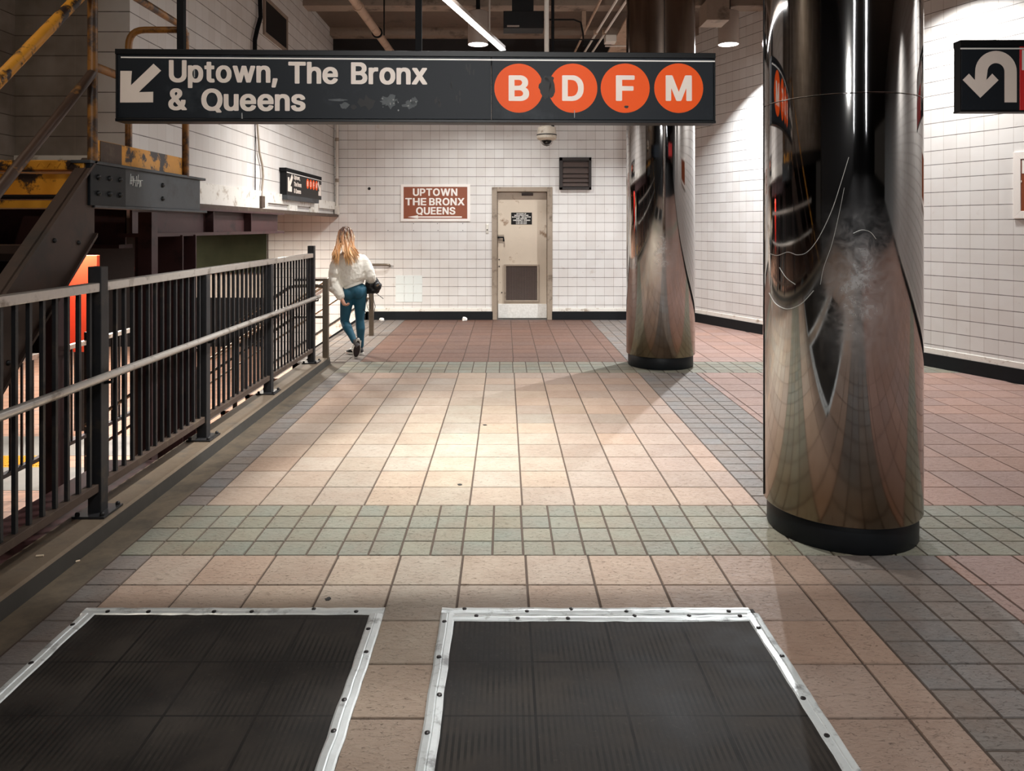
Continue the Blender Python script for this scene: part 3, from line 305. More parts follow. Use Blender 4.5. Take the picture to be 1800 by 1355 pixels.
M_dark = plain('dark_void', (26, 21, 20), .8, var=.3)
M_maroon = plain('maroon_steel', (64, 37, 37), .55, var=.2, dirt=(38, 22, 22))
M_rust = plain('rusty_bottom_rail', (74, 58, 48), .7, var=.3, dirt=(96, 82, 66), dscale=9)
M_fence = plain('dark_fence_paint', (46, 46, 48), .5, .3, var=.3, dirt=(66, 60, 54), dscale=8)
M_steel = plain('brushed_rail_steel', (196, 190, 183), .28, .55, var=.12, nscale=40, dirt=(130, 120, 110), dscale=7)
M_galv = plain('post_steel', (128, 116, 102), .4, .8, var=.2, nscale=30)
M_alu = plain('aluminium_strip', (208, 213, 213), .32, .3, var=.12, nscale=24, bump=.35, dirt=(140, 142, 142), dscale=11)
M_screw = plain('screw_head', (62, 60, 60), .35, .8)
M_signk = plain('black_sign_enamel', (22, 27, 33), .5, var=.1, nscale=5, dirt=(46, 52, 57), dscale=2.2)
M_signk2 = plain('black_sign_edge', (14, 15, 17), .4)
M_white = plain('sign_lettering', (232, 218, 206), .45, var=.05)
M_wline = plain('sign_hairline', (236, 232, 226), .4, var=.03)
M_orange = plain('orange_roundel', (238, 86, 14), .5, var=.03)
M_red = plain('red_sign_panel', (214, 34, 36), .4, var=.04)
M_peel = plain('sticker_residue', (84, 88, 90), .7, var=.4, nscale=60)
M_peel2 = plain('sticker_scrap', (150, 150, 148), .7, var=.4, nscale=60)
M_smut = plain('black_smudge', (12, 10, 10), .6, var=.3)
M_brown = plain('brown_mosaic', (136, 68, 36), .4, var=.25, nscale=120)
M_mos = plain('white_mosaic', (238, 232, 226), .35, var=.06, nscale=120)
M_frame = plain('door_frame_paint', (152, 138, 122), .5, var=.12, dirt=(110, 96, 82), dscale=6)
M_door = plain('door_paint', (200, 186, 168), .5, var=.08, nscale=5, dirt=(138, 112, 88), dscale=5, dlo=.6, dhi=.7)
M_grille = plain('brown_grille', (58, 46, 42), .6, var=.2)
M_kick = plain('scuffed_kick_plate', (238, 234, 224), .3, .1, var=.3, nscale=26, bump=.9)
M_vent = plain('brown_vent', (72, 58, 52), .55, var=.2, nscale=20, dirt=(120, 84, 66), dscale=9, dlo=.64, dhi=.7)
M_ventk = plain('vent_frame', (40, 33, 31), .6, var=.2)
M_yellow = plain('yellow_paint', (206, 142, 38), .5, var=.18, nscale=9, bump=.1, dirt=(42, 28, 22), dscale=6, dlo=.52, dhi=.58)
M_yrail = plain('worn_yellow_pipe', (142, 94, 36), .45, var=.25, nscale=12, bump=.15, dirt=(60, 42, 30), dscale=7, dlo=.46, dhi=.58)
M_brail = plain('bare_brown_pipe', (74, 56, 46), .45, .2, var=.25, nscale=12, bump=.15, dirt=(150, 108, 60), dscale=5, dlo=.6, dhi=.66)
M_beamk = plain('dark_channel_steel', (60, 63, 66), .5, .2, var=.2, dirt=(44, 42, 42), dscale=4)
M_string = plain('stringer_steel', (64, 48, 40), .55, .2, var=.25, nscale=8, dirt=(48, 40, 36), dscale=3)
M_bolt = plain('bolt_black', (16, 15, 15), .5)
M_chalk = plain('scribble', (225, 225, 222), .7)
M_pipe = plain('tan_pipe', (168, 140, 118), .6, var=.12, dirt=(120, 96, 78), dscale=6)
M_pole = plain('black_hanger', (12, 12, 14), .8)
M_cream = plain('cream_pipe', (214, 206, 196), .45, var=.06)
M_can = plain('lamp_can', (158, 144, 134), .5, var=.06)
M_lens = emis('lamp_lens', (1, .95, .92), 9)
M_tube = emis('tube_glow', (1, .96, .92), 9)
M_boxk = plain('black_box', (20, 18, 18), .5)
M_camw = plain('camera_shell', (196, 184, 168), .45, var=.08, dirt=(140, 124, 106), dscale=30)
M_dome = plain('smoked_dome', (20, 18, 18), .06)
M_glass = bpy.data.materials.new('clear_dome'); _t = NT(M_glass); _t.set((.95, .95, .95), .03, 0, Transmission_Weight=1.0, IOR=1.1)
M_paper = plain('paper', (226, 224, 220), .8, var=.08)
M_rag = plain('grey_rag', (118, 130, 130), .85, var=.35, nscale=30, bump=.5)
M_butt = plain('cigarette_paper', (228, 206, 178), .8)
M_patch = plain('new_white_tile', (222, 228, 226), .2, var=.02)
M_switch = plain('switch_plate', (190, 184, 174), .35, .5)
M_oranged = plain('orange_steel', (226, 82, 48), .5, var=.1)
M_greeng = plain('dark_green_glass', (44, 46, 34), .12, var=.5, nscale=3)
M_lconc = plain('pale_concrete', (150, 140, 130), .8, var=.15, nscale=12)
M_glue = plain('mat_bolt', (50, 48, 46), .5)

for _m in (M_orange, M_signk, M_pole, M_boxk, M_signk2, M_black): _m.node_tree.nodes['Principled BSDF'].inputs['Specular IOR Level'].default_value = .2
# floor: one colour attribute per tile, slate grain on top
M_tile = bpy.data.materials.new('slate_floor_tile'); t = NT(M_tile); v = t.obj()
at_ = t.node('ShaderNodeAttribute', attribute_name='tilecol')
st = t.node('ShaderNodeMapping'); st.inputs['Scale'].default_value = (14, 34, 14); st.inputs['Rotation'].default_value = (0, 0, .4); t.l.new(v, st.inputs[0])
g1 = t.noise(1.6, 5, .62, st.outputs[0], .8); g2 = t.noise(5, 4, .6, v); g3 = t.noise(.9, 3, .5, v)
col = t.mix(t.ramp(g2, .35, .7, 0, .28), at_.outputs['Color'], lin((120, 92, 76)))
col = t.mix(t.ramp(g1, .62, .72, 0, .3), col, lin((90, 72, 60)))
col = t.mix(t.ramp(g3, .5, .75, 0, .18), col, lin((96, 80, 68)))
g5 = t.noise(3.2, 4, .72, st.outputs[0], 1.4)
col = t.mix(t.ramp(g5, .63, .67, 0, .6), col, lin((58, 44, 36)))
hh = t.math('SUBTRACT', g1, t.math('MULTIPLY', t.ramp(g5, .58, .68), .7))
t.set(col, t.ramp(g1, .3, .7, .45, .65), Specular_IOR_Level=.3); t.bump(hh, .7, .008)
M_grout = plain('floor_grout', (66, 52, 42), .85, var=.3, nscale=30)
# rubber mats: ribs and the tile joints that show through
M_rubber = bpy.data.materials.new('ribbed_rubber'); t = NT(M_rubber); v = t.obj()
s = t.node('ShaderNodeSeparateXYZ'); t.l.new(v, s.inputs[0])
ribn = t.noise(4.0, 3, .6, v)
rib = t.math('PINGPONG', t.math('DIVIDE', s.outputs[0], .02), .5)
jx = t.math('LESS_THAN', t.math('PINGPONG', t.math('DIVIDE', t.math('SUBTRACT', s.outputs[0], .1), .3035), .5), .016)
jy = t.math('LESS_THAN', t.math('PINGPONG', t.math('DIVIDE', t.math('SUBTRACT', s.outputs[1], 3.69), .306), .5), .013)
nn = t.noise(3.0, 4, .6, v); nf = t.noise(60, 3, .6, v)
col = t.mix(t.ramp(nn, .35, .7), lin((28, 25, 23)), lin((56, 51, 46)))
col = t.mix(t.ramp(nf, .62, .75, 0, .3), col, lin((74, 66, 58)))
col = t.mix(t.math('MULTIPLY', t.math('MAXIMUM', jx, jy), t.ramp(nn, .3, .6, .4, .9)), col, lin((20, 17, 16)))
h = t.math('ADD', t.math('MULTIPLY', t.math('GREATER_THAN', rib, .25), t.ramp(nn, .3, .65, 1, .25)), t.math('MULTIPLY', t.math('MAXIMUM', jx, jy), -1.2))
col = t.mix(t.math('MULTIPLY', t.math('LESS_THAN', rib, .22), t.ramp(ribn, .4, .62, 0, .75)), col, lin((14, 13, 12)))
t.set(col, t.ramp(nn, .3, .7, .55, .75), Specular_IOR_Level=.22); t.bump(h, .8, .004)
# polished column steel: mirror-like, a little wavy, scuffed in one band
M_col = bpy.data.materials.new('polished_column_steel'); t = NT(M_col); v = t.obj()
mp = t.node('ShaderNodeMapping'); mp.inputs['Scale'].default_value = (1, 1, .25); t.l.new(v, mp.inputs[0])
wv = t.noise(2.2, 2, .5, mp.outputs[0]); fine = t.noise(160, 2, .5, mp.outputs[0]); sc1 = t.noise(13, 8, .72, v, .6)
s = t.node('ShaderNodeSeparateXYZ'); t.l.new(v, s.inputs[0])
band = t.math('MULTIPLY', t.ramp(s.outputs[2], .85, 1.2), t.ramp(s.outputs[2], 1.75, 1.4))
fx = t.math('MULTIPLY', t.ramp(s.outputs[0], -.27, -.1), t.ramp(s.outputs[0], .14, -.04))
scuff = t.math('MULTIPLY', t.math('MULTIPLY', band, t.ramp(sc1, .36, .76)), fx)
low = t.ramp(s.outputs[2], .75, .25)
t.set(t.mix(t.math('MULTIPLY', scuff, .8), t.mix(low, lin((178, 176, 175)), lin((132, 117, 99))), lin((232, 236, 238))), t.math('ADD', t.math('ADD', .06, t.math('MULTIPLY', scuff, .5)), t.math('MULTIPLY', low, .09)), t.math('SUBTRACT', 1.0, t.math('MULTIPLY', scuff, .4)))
t.bump(t.math('ADD', t.math('MULTIPLY', wv, 1.0), t.math('MULTIPLY', fine, .003)), .22, .02)
M_colup = plain('shaded_column_steel', (128, 114, 104), .2, 1, var=.1, nscale=6)  # brown base paints in the shade and dark ceiling mirrored up there

# ------------------------------------------------------------------ the setting
D = 13.05
def xr(y): return 3.205+(12.82-y)*.405            # the slanting right wall
TS = .3035; X0 = .1-6*TS                             # tile pitch, left edge of the big tiles
def build_floor():
    vs = []; fs = []; mi = []; cols = []
    rnd = random.Random(3)
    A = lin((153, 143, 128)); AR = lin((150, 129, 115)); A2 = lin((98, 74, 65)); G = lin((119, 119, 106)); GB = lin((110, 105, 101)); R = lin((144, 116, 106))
    def tile(x0, x1, y0, y1, c):
        if x0 > xr((y0+y1)/2)-.02: return
        j = 1+rnd.uniform(-.1, .1); w = rnd.uniform(-.05, .05)
        c = (c[0]*j*(1+w), c[1]*j, c[2]*j*(1-w), 1)
        g, b, k = .0035, .0028, len(vs)
        x1 = min(x1, xr((y0+y1)/2)+.3)
        vs.extend([(x0+g, y0+g, -.006), (x1-g, y0+g, -.006), (x1-g, y1-g, -.006), (x0+g, y1-g, -.006)])
        dz = rnd.uniform(-.0006, .0006)
        vs.extend([(x0+g+b, y0+g+b, dz), (x1-g-b, y0+g+b, dz), (x1-g-b, y1-g-b, dz), (x0+g+b, y1-g-b, dz)])
        for f in ((4, 5, 6, 7), (0, 1, 5, 4), (1, 2, 6, 5), (2, 3, 7, 6), (3, 0, 4, 7)):
            fs.append(tuple(k+i for i in f)); mi.append(0); cols.append(c)
    ylines = []
    y = 3.69
    while y > -1.4: ylines.append((y-.306, y, 'L')); y -= .306
    for i in range(4): ylines.append((3.69+i*.1655, 3.69+(i+1)*.1655, 'S'))
    for i in range(13): ylines.append((4.352+i*.3045, 4.352+(i+1)*.3045, 'L'))
    for i in range(4): ylines.append((8.31+i*.169, 8.31+(i+1)*.169, 'S'))
    y = 8.986
    while y < 13.0: ylines.append((y, min(y+.3125, D), 'L')); y += .3125
    xg = X0+10*TS; h = TS/2
    for y0, y1, k in ylines:
        ym = (y0+y1)/2
        if k == 'S':
            x = X0-h-.01
            while x < xr(ym): tile(x, x+h, y0, y1, G); x += h
            continue
        halves = ((y0, ym), (ym, y1))
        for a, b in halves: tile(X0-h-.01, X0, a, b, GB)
        a_ = A if y0 < 8.9 else A2  # far rows darker: weaker light put into their colour
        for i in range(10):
            k_ = min(1, max(0, abs(i-4)/6+max(0, 3.6-y0)*.35+max(0, y0-6)*.25+rnd.uniform(-.15, .15)))      # paler lit middle, redder outward: light falloff put into the tile colour
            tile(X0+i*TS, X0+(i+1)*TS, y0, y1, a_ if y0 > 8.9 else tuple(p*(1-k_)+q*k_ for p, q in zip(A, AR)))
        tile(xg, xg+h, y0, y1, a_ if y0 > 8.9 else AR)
        for i in range(4):
            for a, b in halves: tile(xg+h+i*.157, xg+h+(i+1)*.157, a, b, GB)
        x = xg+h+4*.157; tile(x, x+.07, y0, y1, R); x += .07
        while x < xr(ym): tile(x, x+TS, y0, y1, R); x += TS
        if y0 > 8.9:                                   # the head of the stairs is paved out to the top step
            for a, b in halves:
                for i in range(4): tile(X0-h-.01-(i+1)*h, X0-h-.01-i*h, a, b, GB)
    k = len(vs)
    pts = [(-1.89, -1.5), (xr(-1.5), -1.5), (xr(D), D), (-2.5, D), (-2.5, 8.9), (-1.89, 8.9)]
    vs.extend([(x, y, -.0045) for x, y in pts]); vs.extend([(x, y, -.2) for x, y in pts])
    fs.append(tuple(k+i for i in range(6))); mi.append(1); cols.append((.1, .1, .1, 1))
    for i in range(6):
        fs.append((k+i, k+6+i, k+6+(i+1) % 6, k+(i+1) % 6)); mi.append(1); cols.append((.1, .1, .1, 1))
    fs.append(tuple(k+11-i for i in range(6))); mi.append(1); cols.append((.1, .1, .1, 1))
    me = bpy.data.meshes.new('floor'); me.from_pydata(vs, [], fs)
    me.materials.append(M_tile); me.materials.append(M_grout); me.polygons.foreach_set('material_index', mi)
    ca = me.color_attributes.new('tilecol', 'FLOAT_COLOR', 'CORNER'); buf = []
    for p, c in zip(me.polygons, cols): buf += list(c)*p.loop_total
    ca.data.foreach_set('color', buf)
    o = bpy.data.objects.new('floor', me); COL.objects.link(o); return struct(o)
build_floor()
struct(MB().box(-2.06, -1.89, -5.5, 8.9, -.2, -.004).build('floor_gutter', M_dirt))
k = MB(); k.mi = 1
k.add([(-2.05, -5.5, -.004), (-2.05, 8.9, -.004), (-2.062, 8.9, .068), (-2.062, -5.5, .068)], [(0, 1, 2, 3)]); k.mi = 0
k.add([(-2.062, -5.5, .068), (-2.062, 8.9, .068), (-2.075, 8.9, .08), (-2.075, -5.5, .08), (-2.275, 8.9, .08), (-2.275, -5.5, .08), (-2.275, 8.9, -.2), (-2.275, -5.5, -.2)],
      [(0, 1, 2, 3), (3, 2, 4, 5), (5, 4, 6, 7)])
k.add([(-2.05, 8.9, -.2), (-2.05, 8.9, -.004), (-2.062, 8.9, .068), (-2.075, 8.9, .08), (-2.275, 8.9, .08), (-2.275, 8.9, -.2)], [(0, 1, 2, 3, 4, 5)])
struct(k.build('trim_kerb', [M_conc, M_kface]))
# back wall with a door opening
DX0, DX1, DZ = -.205, .8, 2.27
H = 4.95
w = MB()
w.box(-4.08, DX0, D, D+.3, -1.5, H); w.box(DX1, xr(D)+.3, D, D+.3, -.2, H); w.box(DX0, DX1, D, D+.3, DZ, H); w.box(DX0, DX1, D+.2, D+.3, -.2, DZ)
struct(w.build('wall_back', M_back))
def skirting(name, x0, x1):
    b = MB(); b.box(x0, x1, D-.02, D, 0, .145)
    struct(b.build('baseboard_'+name, M_black))
    c = MB(); c.box(x0, x1, D-.012, D, .145, .205); struct(c.build('trim_'+name, M_cap, bevel=.003))
skirting('back_left', -2.4, -.21); skirting('back_right', .81, xr(D))
# right wall (local x runs along the wall)
ang = math.atan2(1, -.405)
YR = -9.0
L = (D-YR)/math.sin(ang)
def along_right(o):
    o.location = (xr(YR), YR, 0); o.rotation_euler = (0, 0, ang); return o
struct(along_right(MB().box(0, L+.1, -.3, 0, -.2, H).build('wall_right', M_right)))
struct(along_right(MB().box(0, L-.02, 0, .02, 0, .15).build('baseboard_right', M_black)))
struct(along_right(MB().box(0, L-.02, 0, .012, .15, .215).build('trim_right', M_cap, bevel=.003)))
# left walls over the stairwell
LX, LY = -2.94, 5.93
o = struct(MB().box(0, D-LY, 0, .25, 1.82, H).build('wall_left', M_left)); o.rotation_euler = (0, 0, math.radians(90)); o.location = (LX, LY, 0)
struct(MB().box(-3.84, LX-.25, LY, LY+.25, 2.1, H).build('wall_left_return', M_front))
o = struct(MB().box(0, 12, 0, .25, 2.1, H).build('wall_left_front', M_front)); o.rotation_euler = (0, 0, math.radians(90)); o.location = (-3.84, -6.07, 0)
struct(MB().box(-3.84, LX-.25, LY-.012, LY, 2.1, 2.16).build('trim_left_return', M_cap))
b = MB()
b.box(LX, LX+.03, LY+.05, D, 1.9, 2.03)
for y0, y1 in ((LY+.05, 9.3), (10.22, 10.61), (11.35, 11.83)): b.box(LX, LX+.03, y0, y1, 1.82, 1.9)
struct(b.build('trim_left', M_cap))
struct(MB().box(LX-.06, LX+.07, LY+.05, D, 1.775, 1.82).build('trim_left_ledge', M_rust))
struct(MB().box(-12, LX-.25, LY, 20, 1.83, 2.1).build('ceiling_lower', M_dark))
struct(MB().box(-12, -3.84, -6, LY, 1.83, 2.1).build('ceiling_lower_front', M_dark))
# ceiling and its beams
struct(MB().box(-12, 20, -38, D+.3, H, H+.2).build('ceiling', M_ceil))
for i, y in enumerate((12.7, 11.0, 9.3, 7.6, 5.9, 4.2, 2.5, .8)):
    struct(MB().box(LX, xr(y)+.1, y, y+.3, 4.82, H).build('ceiling_beam', M_beam))
struct(MB().box(LX, xr(12.5)+.1, 12.95, D, 4.38, H).build('trim_back_shade', M_dark))  # dark strip painting in the unlit top of the back wall
struct(MB().box(-2.3, 20, -38.2, -38, -.2, H).build('wall_rear', M_dark))
struct(MB().box(-2.4, -2.2, -38, .6, -.2, H).build('wall_left_blocker', M_dark))  # unseen wall added to keep the tube light off the stairwell side
struct(MB().box(-2.3, 20, -38, -1.5, -.2, -.002).build('floor_rear', M_dark))  # unseen floor coloured dark so the near column mirrors an unlit hall
struct(MB().box(-2.8, -2.28, -6, 5.3, -.42, -.03).build('trim_edge_girder', M_maroon))
# lower hall behind the railing
LZ = -1.5
M_low = wall_tile('lower_floor_tile', base=(206, 160, 134), alt=(188, 144, 120), pitch=.305, vmul=1)
_n = NT(M_low)
for nd in list(M_low.node_tree.nodes):
    if nd.type == 'SEPXYZ': sx = nd
for l in list(M_low.node_tree.links):
    if l.from_node == sx and l.from_socket.name == 'Z':
        to = l.to_socket; M_low.node_tree.links.remove(l); M_low.node_tree.links.new(sx.outputs[1], to)
struct(MB().box(-14, -1.9, -6, 22, LZ-.2, LZ).build('floor_lower', M_low))
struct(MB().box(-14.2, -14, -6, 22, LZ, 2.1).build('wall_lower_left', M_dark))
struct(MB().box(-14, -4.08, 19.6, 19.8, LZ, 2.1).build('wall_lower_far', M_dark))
struct(MB().box(-4.3, -4.08, D+.3, 19.6, LZ, 2.1).build('wall_lower_side', M_front))
struct(MB().box(-2.275, -2.1, -6, 8.8, LZ, -.2).build('wall_lower_kerb', M_front))
struct(MB().box(-2.62, -2.28, 5.4, 8.6, -.32, -.22).build('trim_ledge', M_cap))
# stairs down to the lower hall, along the back wall
SL = .66; run, rise = .29, .29*SL
st = MB(); nz = MB()
for i in range(8):
    x1 = -2.49-i*run; z = -(i+1)*rise
    if z < LZ: break
    st.box(x1-run, x1, 8.95, D, LZ, z)
    nz.box(x1-run-.004, x1-run+.05, 8.95, D, z-.045, z+.003)
M_step = plain('stair_tread', (196, 150, 128), .55, var=.15, nscale=20, dirt=(120, 96, 80), dscale=6)
M_nose = plain('stair_nosing', (70, 62, 58), .6)
struct(st.build('floor_stairs', M_step)); struct(nz.build('trim_stairs', M_nose))
struct(MB().box(-2.5, -2.44, 8.9, D, -.06, .004).build('trim_landing', M_nose))
# sloping skirting on the back wall beside the steps
def slope(z0, z1, d, name, mat, x0=-2.36, x1=-4.0):
    poly = [(x0, z0), (x0, z1), (x1, z1+(x1-x0)*SL), (x1, z0+(x1-x0)*SL)]
    return struct(MB().prism(poly, Matrix.Translation((0, D, 0)), d).build(name, mat))
slope(.0, .145, .02, 'baseboard_stairs', M_black); slope(.145, .33, .014, 'trim_stairs_white', M_cap); slope(.33, .365, .03, 'trim_stairs_rail', M_kface)
# ------------------------------------------------------------------ steel columns
def column(cx, cy, label, zs, seams, top):
    t = thing('steel_column', label, 'column', (cx, cy, 0), 'steel clad columns in the passage')
    R = .392
    def own(o): o.parent = t; o.matrix_parent_inverse = Matrix.Identity(4); return o
    MB().lathe([(.368, 0), (.372, .006), (.372, .13), (.36, .15)], (cx, cy, 0), 72).build('base_ring', M_black, t, smooth=True)
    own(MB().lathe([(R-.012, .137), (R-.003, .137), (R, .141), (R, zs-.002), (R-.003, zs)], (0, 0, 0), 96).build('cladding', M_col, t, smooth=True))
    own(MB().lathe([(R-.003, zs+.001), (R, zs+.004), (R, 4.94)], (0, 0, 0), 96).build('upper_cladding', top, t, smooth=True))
    for k, z0, z1 in seams:
        x, y = R*math.cos(k), R*math.sin(k); own(MB().tube([(x, y, z0), (x, y, z1)], .0035, 6).build('seam', M_signk2, t))
    return t, own
def on_col(px, py, cx, cy, R=.3925):
    d = Vector(((px-CX)/F, 1.0)); c_ = Vector((cx, cy)); q = d.dot(c_)/d.dot(d); disc_ = q*q-(c_.dot(c_)-R*R)/d.dot(d)
    k = q-math.sqrt(max(disc_, 0)); return (d.x*k-cx, k-cy, CAMZ-(py-CY)*k/F)
M_scr = plain('pale_scratch', (206, 206, 202), .35, .5)
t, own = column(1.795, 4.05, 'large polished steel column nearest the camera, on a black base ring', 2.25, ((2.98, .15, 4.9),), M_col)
def scratch(pts, r, n=5):
    q = [Vector((*p, 0)) for p in pts]; out = []
    for i in range(len(q)-1):
        a_, b_, c_, d_ = q[max(i-1, 0)], q[i], q[i+1], q[min(i+2, len(q)-1)]
        for k in range(n):
            u = k/n; out.append(.5*((2*b_)+(c_-a_)*u+(2*a_-5*b_+4*c_-d_)*u*u+(-a_+3*b_-3*c_+d_)*u**3))
    out.append(q[-1])
    own(MB().tube([on_col(p.x, p.y, 1.795, 4.05) for p in out], r, 6).build('scratch', M_scr, t, smooth=True))
scratch([(1352, 445), (1366, 449), (1385, 443), (1402, 448), (1420, 442), (1440, 416), (1462, 370), (1478, 322), (1492, 276)], .0016)
scratch([(1352, 515), (1364, 534), (1384, 543), (1408, 534), (1430, 511)], .0022)
scratch([(1442, 500), (1448, 470), (1462, 430), (1474, 380), (1484, 330)], .0011)
scratch([(1500, 410), (1515, 404), (1530, 408), (1540, 420)], .0012)
scratch([(1370, 470), (1382, 488), (1398, 500)], .002)
column(1.81, 8.81, 'polished steel column farther back, between the hanging sign and the back wall', 2.95, ((-1.66, 2.95, 4.9),), M_colup)

# ------------------------------------------------------------------ railing along the stairwell
FX = -2.17
fr = thing('stairwell_railing', 'dark painted steel railing with bright top rail along the stairwell kerb', 'railing', (FX, 4.035, .08))
posts = [2.55, 4.035, 5.449, 6.947, 8.49]
for i, y in enumerate(posts):
    top = 1.39 if i in (1, 4) else 1.255
    if i == 0: continue
    p = MB().box(FX-.036, FX+.036, y-.036, y+.036, .088, top).build('post', M_fence, fr, bevel=.004)
    b = MB().box(FX-.085, FX+.085, y-.1, y+.1, .08, .092).build('base_plate', M_fence, p, bevel=.002)
    for sx in (-.065, .065):
        for sy in (-.08, .08): MB().lathe([(.012, 0), (.012, .012), (.006, .018)], (FX+sx, y+sy, .092), 8).build('bolt', M_bolt, p)
edges = [(2.6, 3.999), (4.071, 5.413), (5.485, 6.911), (6.983, 8.454)]
segs = [(2.0, 4.0), (4.07, 8.47)]
for a, b in segs: MB().box(FX-.03, FX+.03, a, b, 1.258, 1.305).build('top_rail', M_steel, fr, bevel=.004)
for j, (a, b) in enumerate(edges):
    MB().box(FX-.025, FX+.025, a, b, .2, .243).build('bottom_rail', M_rust, fr, bevel=.003)
    n = 14
    for i in range(n):
        y = a+(b-a)*(i+.5)/n
        if y < 3.1: continue
        MB().box(FX-.0095, FX+.0095, y-.0095, y+.0095, .24, 1.262).build('baluster', M_fence, fr)
hr = MB().tube([(FX+.075, 2.0, .815), (FX+.075, 8.55, .815)], .0215, 14).build('handrail', M_steel, fr, smooth=True)
for y in posts[1:]:
    MB().tube([(FX+.03, y, .77), (FX+.075, y, .775), (FX+.075, y, .8)], .009, 8).build('handrail_bracket', M_fence, hr, smooth=True)

# railing posts and handrails of the stairs
def stair_rail(label, y, xp, xend, mat):
    t = thing('stair_handrail', label, 'handrail', (xp, y, 0), 'handrails of the stairs')
    MB().box(xp-.032, xp+.032, y-.032, y+.032, 0, 1.0).build('post', mat, t, bevel=.004)
    z = .93; xs = -2.45
    MB().bar((xp, y, .985), (xs, y, .985), .04, .03).build('top_bar', mat, t)
    ln = xend-xs
    MB().tube([(xp-.02, y, .9), (xp-.12, y, .915), (xs, y, .91), (xs-.06, y, .9), (xend, y, .9+ln*SL)], .02, 10).build('upper_rail', M_galv, t, smooth=True)
    MB().tube([(xp-.02, y, .55), (xs, y, .55), (xend, y, .55+ln*SL)], .016, 10).build('lower_rail', M_galv, t, smooth=True)
    for i in range(1, 4):
        x = xs-.7*i; zz = .9+(x-xs)*SL
        MB().box(x-.02, x+.02, y-.02, y+.02, zz-1.05, zz).build('stair_post', M_fence, t)
    return t
stair_rail('square steel post with stair handrail just past the end of the dark railing', 8.83, -2.09, -4.9, M_galv)
stair_rail('steel post with centre handrail of the stairs, half hidden behind the walking person', 11.14, -1.965, -4.9, M_galv)
t = thing('wall_handrail', 'round steel handrail fixed to the tiled back wall above the stairs', 'handrail', (-2.4, D-.08, .9), 'handrails of the stairs')
MB().tube([(-1.98, D-.02, .93), (-1.985, D-.075, .95), (-2.03, D-.09, .955), (-2.5, D-.09, .955), (-2.58, D-.09, .93), (-5.0, D-.09, .93-2.42*SL)], .021, 12).build('rail', M_galv, t, smooth=True)
for x in (-2.3, -3.1, -3.9):
    z = .955 if x > -2.5 else .93+(x+2.58)*SL
    MB().tube([(x, D, z-.07), (x, D-.06, z-.07), (x, D-.09, z-.02)], .008, 8).build('bracket', M_galv, t, smooth=True)

# ------------------------------------------------------------------ the large hanging sign
Lp = Vector((-2.136, 4.15, 2.18)); Rp = Vector((1.192, 4.28, 2.186)); SW = (Rp-Lp).length; SH = .397
xa = (Rp-Lp).normalized(); ya = Vector((-xa.y, xa.x, 0)).normalized(); za = xa.cross(ya).normalized()
MS = Matrix.Translation(Lp) @ Matrix((xa, ya, za)).transposed().to_4x4()
MSi = MS.inverted()
def on_sign(px, py, M=None, Mi=None):
    """where the line of sight through a pixel meets the sign's face, in the sign's own x and z"""
    o = (Mi or MSi) @ Vector((0, 0, CAMZ)); d = (Mi or MSi).to_3x3() @ Vector(((px-CX)/F, 1, -(py-CY)/F))
    k = -o.y/d.y; p = o+d*k; return (p.x, p.z)
sg = thing('hanging_sign', 'long black overhead sign reading Uptown, The Bronx & Queens with four orange circles', 'sign', tuple(Lp+xa*SW/2))
def mbox(x0, x1, y0, y1, z0, z1, M=MS): return MB().box(x0, x1, y0, y1, z0, z1, M)
seam = on_sign(864, 150)[0]
mbox(.012, seam-.002, 0, .1, .018, SH-.03).build('panel', M_signk, sg, bevel=.002)
mbox(seam+.002, SW-.012, 0, .1, .018, SH-.03).build('panel', M_signk, sg, bevel=.002)
f = MB(); f.box(0, SW, -.006, .106, 0, .016, MS); f.box(0, SW, -.006, .106, SH-.03, SH, MS); f.box(0, .01, 0, .1, .016, SH-.03, MS); f.box(SW-.01, SW, 0, .1, .016, SH-.03, MS)
f.build('frame', M_signk2, sg, bevel=.002)
mbox(.03, SW-.004, -.0015, 0, SH-.05, SH-.0425).build('white_line', M_wline, sg)
apx = [(211.7, 124.7), (232, 124.7), (230.3, 150), (270, 112), (283.3, 124.2), (244.2, 162), (269.5, 161.3), (269.2, 180), (211.2, 180.3)]
MB().prism([on_sign(*p) for p in apx], MS, .0015).build('arrow', M_white, sg)
def sign_word(text, x0, x1, base, cap, **kw):
    a = on_sign(x0, base); b = on_sign(x1, base); c = on_sign(x0, base-cap)
    return word(sg, 'lettering', text, MS, a[0], a[1], b[0], c[1]-a[1], M_white, **kw)
sign_word('Uptown,', 297, 488, 144.5, 39, gap=.03); sign_word('The', 507, 594, 147, 38.5, gap=.03); sign_word('Bronx', 617, 751, 148, 38.5, gap=.03)
sign_word('&', 296, 328.5, 193.5, 38); sign_word('Queens', 354, 537, 194.5, 38.5, gap=.03)
for ch, cx, cz, wd in (('B', 912, 155, 36), ('D', 1007, 155, 38), ('F', 1099, 155, 33), ('M', 1193, 155, 46)):
    p = on_sign(cx, cz); q = on_sign(cx+43, cz)
    r = MB().prism([(p[0]+(q[0]-p[0])*math.cos(a*math.pi/24), p[1]+(q[0]-p[0])*math.sin(a*math.pi/24)) for a in range(48)], MS, .0012).build('roundel', M_orange, sg)
    M2 = MS @ Matrix.Translation((0, -.0012, 0))
    a = on_sign(cx-wd/2, cz+22.5); b = on_sign(cx+wd/2, cz+22.5); c = on_sign(cx, cz-22.5)
    word(r, 'letter', ch, M2, a[0], a[1], b[0], c[1]-a[1], M_white)
rnd = random.Random(5)
def on_face(name, mat, poly, d): MB().prism([on_sign(*q) for q in poly], MS, d).build(name, mat, sg)
